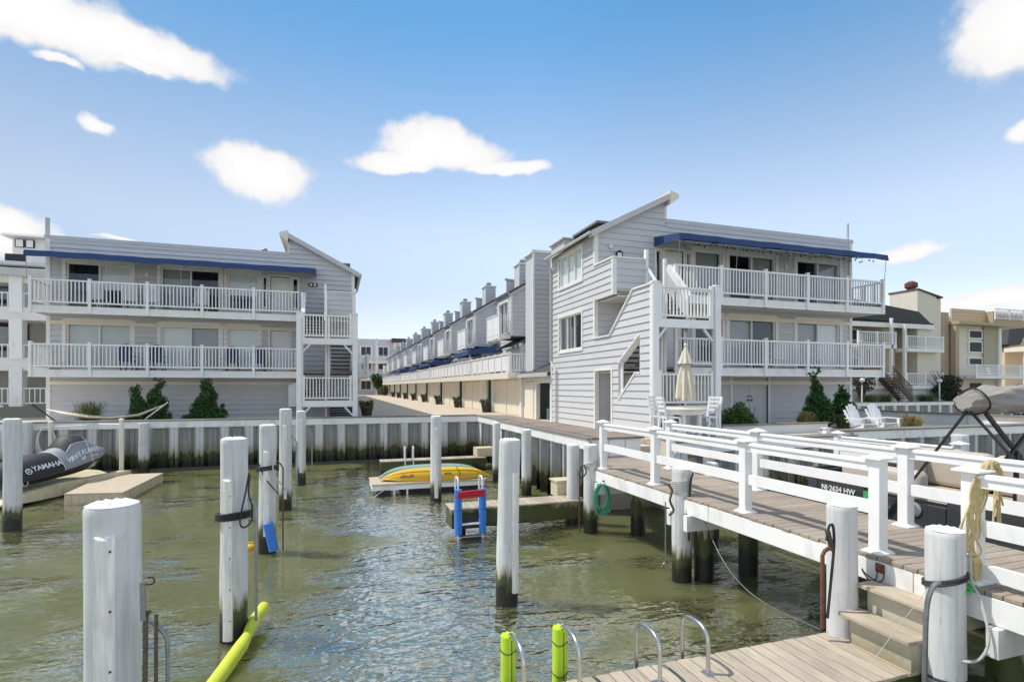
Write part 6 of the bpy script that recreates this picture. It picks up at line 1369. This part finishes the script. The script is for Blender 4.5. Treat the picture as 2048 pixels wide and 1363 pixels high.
# ============================================================ OUTDOOR FURNITURE
def ladder_back(label, x, y, rz, z=ZG):
    C = thing('bar_chair', label, 'chair', (x, y, z), 'white bar chairs round the table'); Mx = Matrix.Translation((x, y, z)) @ Matrix.Rotation(rz, 4, 'Z')
    MB(Mx).box(-.21, .21, -.2, .22, .68, .72).build('seat', WHITEP, C)
    for sx in (-1, 1):
        MB(Mx).bar((sx * .21, -.22, 0), (sx * .2, -.19, .68), .05, .05, (0, 1, 0)).build('leg', WHITEP, C); MB(Mx).bar((sx * .22, .25, 0), (sx * .2, .2, .72), .05, .05, (0, 1, 0)).build('leg', WHITEP, C)
        MB(Mx).bar((sx * .2, .2, .72), (sx * .21, .32, 1.28), .05, .05, (0, 1, 0)).build('back_post', WHITEP, C); MB(Mx).bar((sx * .21, -.2, .3), (sx * .21, .22, .3), .03, .05).build('stretcher', WHITEP, C)
    for zz, yy in ((.9, .245), (1.02, .27), (1.14, .295), (1.25, .315)): MB(Mx).box(-.2, .2, yy - .015, yy + .015, zz - .035, zz + .035).build('back_slat', WHITEP, C)
    MB(Mx).bar((-.2, -.21, .28), (.2, -.21, .28), .04, .05).build('stretcher', WHITEP, C)
TBX, TBY = gxy(1371, 13.0), 13.0
TB = thing('bar_table', 'round white bar table with a closed umbrella through it', 'table', (TBX, TBY, ZG))
m = MB(); m.lathe([(.55, .9), (.57, .92), (.57, .95), (.55, .965)], (TBX, TBY, ZG), 28); m.build('table_top', CREAM, TB, smooth=True)
m = MB(); m.lathe([(.5, .78), (.5, .895)], (TBX, TBY, ZG), 8); m.build('apron', WHITEP, TB)
for g in (45, 135, 225, 315): x, y = TBX + .38 * math.cos(R(g)), TBY + .38 * math.sin(R(g)); MB().box(x - .045, x + .045, y - .045, y + .045, ZG, ZG + .8).build('leg', WHITEP, TB)
MB().box(TBX - .4, TBX + .4, TBY - .03, TBY + .03, ZG + .25, ZG + .31).build('stretcher', WHITEP, TB); MB().box(TBX - .03, TBX + .03, TBY - .4, TBY + .4, ZG + .25, ZG + .309).build('stretcher', WHITEP, TB)
ladder_back('white ladder-back bar chair left of the umbrella table', TBX - .62, TBY - .15, R(82)); ladder_back('white ladder-back bar chair right of the umbrella table', TBX + .62, TBY - .2, R(-80))
ladder_back('white bar chair behind the umbrella table, nearer the wall', TBX - .42, TBY + .58, R(25)); 
UB = thing('closed_umbrella', 'closed cream patio umbrella over the white bar table', 'umbrella', (TBX, TBY, ZG))
m = MB(); m.tube([(TBX, TBY, ZG), (TBX, TBY, ZG + 2.72)], .024, 10); m.build('pole', WHITEP, UB, smooth=True); m = MB(); m.ell((TBX, TBY, ZG + 2.76), .045, .045, .05, 10, 8); m.build('finial', WHITEP, UB, smooth=True)
m = MB(); n = 48; secs = []
for z, r in ((1.2, .24), (1.32, .235), (1.6, .215), (1.9, .175), (2.1, .13), (2.3, .09)): secs.append([(TBX + r * (1 + .22 * math.sin(8 * 2 * math.pi * k / n + z * 1.1)) * math.cos(2 * math.pi * k / n), TBY + r * (1 + .22 * math.sin(8 * 2 * math.pi * k / n + z * 1.1)) * math.sin(2 * math.pi * k / n), ZG + z + (.05 * math.sin(8 * 2 * math.pi * k / n) if z == 1.2 else 0)) for k in range(n)])
m.loft(secs, caps=False); m.build('canopy', UMB, UB, smooth=True)
m = MB(); secs = []
for z, r in ((2.22, .2), (2.26, .19), (2.45, .12), (2.62, .06), (2.7, .03)): secs.append([(TBX + r * (1 + .13 * math.sin(8 * 2 * math.pi * k / n)) * math.cos(2 * math.pi * k / n), TBY + r * (1 + .13 * math.sin(8 * 2 * math.pi * k / n)) * math.sin(2 * math.pi * k / n), ZG + z) for k in range(n)])
m.loft(secs, caps=False); m.build('vent_top', UMB, UB, smooth=True)
def adirondack(label, x, y, rz):
    A = thing('adirondack_chair', label, 'chair', (x, y, ZG), 'white adirondack chairs on the quay'); Mx = Matrix.Translation((x, y, ZG)) @ Matrix.Rotation(rz, 4, 'Z') @ Matrix.Scale(.9, 4)
    for i in range(6):
        u = (i - 2.5) * .1; h = .82 - .035 * (i - 2.5) ** 2; MB(Mx).bar((u * .85, .2, .28), (u * 1.1, .52, .28 + h), .085, .02, (0, 1, .4)).build('back_slat', WHITEP, A)
    for i in range(5): MB(Mx).box(-.28, .28, -.35 + i * .12, -.25 + i * .12, .38 - i * .025, .4 - i * .025).build('seat_slat', WHITEP, A)
    for s_ in (-1, 1):
        MB(Mx).box(s_ * .29, s_ * .42, -.42, .35, .56, .585).build('arm', WHITEP, A); MB(Mx).box(s_ * .3, s_ * .335, -.4, -.3, 0, .56).build('leg', WHITEP, A); MB(Mx).bar((s_ * .3, -.38, .3), (s_ * .3, .5, .06), .03, .1).build('side_rail', WHITEP, A)
    for zz in (.45, .72): MB(Mx).box(-.3, .3, .36 + (zz - .45) * .4, .385 + (zz - .45) * .4, zz - .03, zz + .03).build('back_brace', WHITEP, A)
adirondack('left white adirondack chair facing the channel', gxy(1724, 13.1), 13.1, R(-6)); adirondack('right white adirondack chair facing the channel', gxy(1766, 13.3), 13.3, R(-10))
def patio_chair(label, x, y, z, rz, mat, grp):
    C = thing('patio_chair', label, 'chair', (x, y, z), grp); Mx = Matrix.Translation((x, y, z)) @ Matrix.Rotation(rz, 4, 'Z')
    MB(Mx).box(-.25, .25, -.24, .24, .38, .43).build('seat', mat, C); m = MB(Mx); m.prism([(-.27, .43), (.27, .43), (.27, .95), (.2, 1.09), (0, 1.14), (-.2, 1.09), (-.27, .95)], 'y', .2, .24); m.build('backrest', mat, C)
    for sx in (-1, 1):
        for sy in (-1, 1): MB(Mx).box(sx * .22 - .02, sx * .22 + .02, sy * .2 - .02, sy * .2 + .02, 0, .38).build('leg', mat, C)
        MB(Mx).box(sx * .25, sx * .29, -.22, .22, .6, .64).build('arm', mat, C)
for i, (px, lb) in enumerate(((258, 'first'), (317, 'second'), (465, 'third'), (519, 'fourth'))):
    patio_chair('%s round-backed navy chair from the left on the lower left balcony' % lb, onY(px, 700, 27.2).x, 27.2, 2.47, R(180 if i else 170), NAVY, 'navy chairs on the lower left balcony')
for i, px in enumerate((200, 262, 300, 400)): patio_chair('white chair behind the upper left balcony rail, %s from the left' % ORD[i].split()[0], onY(px, 600, 27.3).x, 27.3, 5.08, R(170 + 15 * i), WHITEP if i % 2 else ALUM, 'pale chairs on the upper left balcony')
for i, px in enumerate((1555, 1640)): patio_chair('pale chair behind the lower right balcony rail, %s from the left' % ORD[i].split()[0], onY(px, 700, 17.0).x, 17.0, 2.47, R(170 + 15 * i), WHITEP, 'pale chairs on the lower right balcony')
# hammock on the left quay
HM = thing('hammock', 'sagging pale hammock on a metal stand in front of the left building', 'hammock', (gxy(230, 24.6), 24.6, ZG))
pts = [onY(a, b, 24.6) for a, b in ((92, 818), (130, 826), (180, 832), (230, 834), (280, 828), (332, 808))]
m = MB(); m.loft([[p + Vector((0, -w, 0)), p + Vector((0, 0, -w * .25)), p + Vector((0, w, 0))] for p, w in zip(pts, (.02, .3, .4, .4, .3, .02))], closed=False, caps=False); h_ = m.build('hammock_bed', STUC, HM, smooth=True); h_.modifiers.new('thick', 'SOLIDIFY').thickness = .02
m = MB(); m.tube([onY(64, 808, 24.6), onY(112, 842, 24.6), onY(300, 842, 24.6), onY(336, 804, 24.6)], .03, 8); m.build('stand', BLACK, HM, smooth=True)
m = MB(); m.tube([onY(336, 804, 24.5), onY(290, 838, 24.3)], .025, 8); m.build('stand_arm', ALUM, HM, smooth=True)
# ============================================================ PONTOON BOAT
BX0, BX1, BY0, BY1, BZ = 7.65, 10.1, -.4, 7.5, -.42
PB = thing('pontoon_boat', 'dark grey pontoon boat with beige seats moored beyond the pier', 'boat', ((BX0 + BX1) / 2, 3.5, ZW))
for x in (8.25, 9.5):
    m = MB(); ys = list(np.linspace(BY0, BY1 - .8, 8)) + [BY1 - .35, BY1 + .0, BY1 + .2]; m.tube([(x, y, -1.0 + (.0 if y < BY1 - .5 else (y - BY1 + .5) * .4)) for y in ys], [.46] * 8 + [.4, .24, .05], 18); m.build('pontoon', ALUM, PB, smooth=True)
m = MB(); m.prism([(BX0, BY0), (BX1, BY0), (BX1, BY1 - .6), (BX1 - .45, BY1), (BX0 + .45, BY1), (BX0, BY1 - .6)], 'z', BZ - .12, BZ); m.build('deck', SEATT, PB)
m = MB(); m.tube([(BX1 - .45, BY1 + .02, BZ - .06), (BX0 + .45, BY1 + .02, BZ - .06), (BX0 - .02, BY1 - .6, BZ - .06), (BX0 - .02, BY0, BZ - .06)], .03, 6); m.build('deck_trim', LETW, PB)
TP = .30
path = [(BX0 + .02, BY0), (BX0 + .02, 1.6), (BX0 + .02, 3.4), (BX0 + .02, 4.9), (BX0 + .02, 6.05), (BX0 + .03, BY1 - .62), (BX0 + .28, BY1 - .2), (BX0 + .6, BY1 - .05), (BX1 - .6, BY1 - .05), (BX1 - .05, BY1 - .75), (BX1 - .05, 4.0), (BX1 - .05, BY0)]
for i, (a, b) in enumerate(zip(path, path[1:])):
    tp = TP - (.12 if i == 3 else 0)
    m = MB(); m.bar((a[0], a[1] + .01, (BZ + tp) / 2), (b[0], b[1] - (.01 if a[0] == b[0] else 0), (BZ + tp) / 2), .035, tp - BZ - .06); p_ = m.build('side_panel', BOATG, PB)
    m = MB(); m.bar((a[0], a[1], tp), (b[0], b[1], tp), .045, .04); m.build('top_rail', BLACK, p_)
m = MB(); m.tube([(BX0 - .01, BY0, BZ + .1), (BX0 - .012, 3.0, BZ + .1), (BX0 - .012, 5.4, BZ + .12), (BX0 - .01, 6.3, BZ + .2), (BX0, 6.9, BZ + .42)], .012, 6); m.build('side_stripe', LETW, PB)
letters(PB, 'NJ·2624 HW', Vector((BX0 - .004, 6.8, .08)), (0, -1, 0), (0, 0, 1), .082, SHADE)
MB().box(BX0 - .006, BX0 + .001, 5.98, 6.06, .06, .18).build('registration_decal', GREENP, PB)
m = MB(); m.lathe([(.1, 0), (.1, .02), (.07, .03)], (BX0 + .0, 5.3, .06), 18, Matrix.Rotation(R(-90), 3, 'Y')); m.build('speaker', ALUM, PB)
for y in (5.75, 4.6): m = MB(); m.tube([(BX0 - .01, y + .09, .0), (BX0 - .05, y + .05, .02), (BX0 - .05, y - .05, .02), (BX0 - .01, y - .09, .0)], .014, 6); m.build('cleat', ALUM, PB, smooth=True)
def cushion(S_, nm, x0, x1, y0, y1, z0, z1, mat, rad=.06, tilt=0):
    import bmesh
    o = MB().box(x0, x1, y0, y1, z0, z1).build(nm, mat, S_); bm = bmesh.new(); bm.from_mesh(o.data); bmesh.ops.bevel(bm, geom=list(bm.edges), offset=min(rad, (x1 - x0) * .45, (y1 - y0) * .45, (z1 - z0) * .45), segments=4, profile=.5, affect='EDGES', clamp_overlap=True); bm.to_mesh(o.data); bm.free()
    o.data.polygons.foreach_set('use_smooth', [True] * len(o.data.polygons)); return o
def lounge(x0, x1, y0, y1, back, bz=.5):
    S_ = MB().box(x0, x1, y0, y1, BZ + .002, BZ + .34).build('seat_base', SEATT, PB, bevel=.03); cushion(S_, 'cushion', x0 + .01, x1 - .01, y0 + .01, y1 - .01, BZ + .345, BZ + .48, SEATB, .05)
    for bx0, bx1, by0, by1 in back: cushion(S_, 'seat_back', bx0, bx1, by0, by1, BZ + .49, BZ + .49 + bz, SEATB, .1)
lounge(7.8, 8.5, 4.95, 6.6, [(7.74, 7.98, 5.3, 6.55)], .5); lounge(9.3, 9.98, 4.5, 6.8, [(9.78, 10.03, 4.5, 5.6), (9.78, 10.03, 5.65, 6.75), (9.3, 9.8, 6.55, 6.8)], .62); lounge(9.3, 9.98, 1.8, 4.3, [(9.78, 10.03, 1.8, 3.0), (9.78, 10.03, 3.05, 4.25)], .62); lounge(7.8, 8.5, 2.2, 4.2, [(7.74, 7.98, 2.2, 3.4), (7.8, 8.5, 4.0, 4.25)], .55)
lounge(8.55, 9.25, 6.3, 6.95, [(8.55, 9.25, 6.85, 7.08)], .45)
m = MB(); m.box(8.0, 8.9, 1.0, 1.7, BZ, BZ + .85); m.hexa([(8.0, 1.0, BZ + .85), (8.9, 1.0, BZ + .85), (8.9, 1.75, BZ + .8), (8.0, 1.75, BZ + .8), (8.0, 1.1, BZ + 1.1), (8.9, 1.1, BZ + 1.1), (8.9, 1.5, BZ + 1.0), (8.0, 1.5, BZ + 1.0)]); m.build('helm_console', BOATG, PB, recalc=True)
BT = thing('bimini_top', 'folded taupe bimini canopy on black struts over the boat', 'canopy', (8.9, 4.6, BZ)); m = MB(); secs = []
for i in range(45):
    t = i / 44; x = 7.5 + 2.75 * t; e = min(1, (.55 + t * 3), (.3 + (1 - t) * 4)); secs.append([(x, 4.6 + .2 * e * math.cos(g) * (1 + .10 * math.sin(5 * g + t * 9) + .06 * math.sin(9 * g - t * 23)), 1.57 + .04 * math.sin(math.pi * t) + .17 * e * math.sin(g) * (1 + .10 * math.sin(4 * g + t * 17) + .07 * math.sin(11 * g + t * 31))) for g in np.linspace(0, 6.28, 49)[:-1]])
m.loft(secs); m.build('canvas', BIM, BT, smooth=True)
m = MB(); m.tube([(7.66 + .05 * math.sin(g * 2), 4.6 + .19 * math.cos(g), 1.575 + .165 * math.sin(g)) for g in np.linspace(0, 6.2832, 25)], .012, 6); m.build('boot_strap', BLACK, BT, smooth=True); m = MB(); m.tube([(8.6 + .04 * math.sin(g * 2), 4.6 + .225 * math.cos(g), 1.59 + .195 * math.sin(g)) for g in np.linspace(0, 6.2832, 25)], .008, 6); m.build('boot_strap', BLACK, BT, smooth=True)
for sx in (7.62, 10.06):
    for y0, z0, y1, z1 in ((3.3, -.12, 4.6, 1.45), (5.7, -.12, 4.6, 1.5)): m = MB(); m.bar((sx, y0, z0), (sx, y1, z1), .026, .026); m.build('strut', BLACK, BT)
m = MB(); m.bar((7.75, 4.5, 1.42), (8.35, 4.4, .75), .035, .045); m.bar((8.9, 4.5, 1.42), (7.95, 4.4, .85), .035, .045); m.bar((8.35, 4.4, .75), (9.3, 4.3, .2), .035, .045); m.bar((8.15, 4.4, .95), (8.12, 4.4, -.1), .035, .045); m.build('strut_frame', BLACK, BT)
# bits on the bulkhead behind the boat
m = MB(); q = onY(1654, 878, 11.9); m.box(q.x - .07, q.x + .07, 11.85, 11.99, -.4, .55); m.box(q.x - .1, q.x + .1, 11.82, 12.02, .55, .58); tag(m.build('utility_post', VINR), 'white capped utility post in front of the bulkhead corner', 'post')
m = MB(); q = onY(1707, 866, 12.0); m.box(q.x - .12, q.x + .02, 12.0, 12.03, .3, .38); tag(m.build('number_sign', LETD), 'small dark number plate on the bulkhead wale', 'sign')
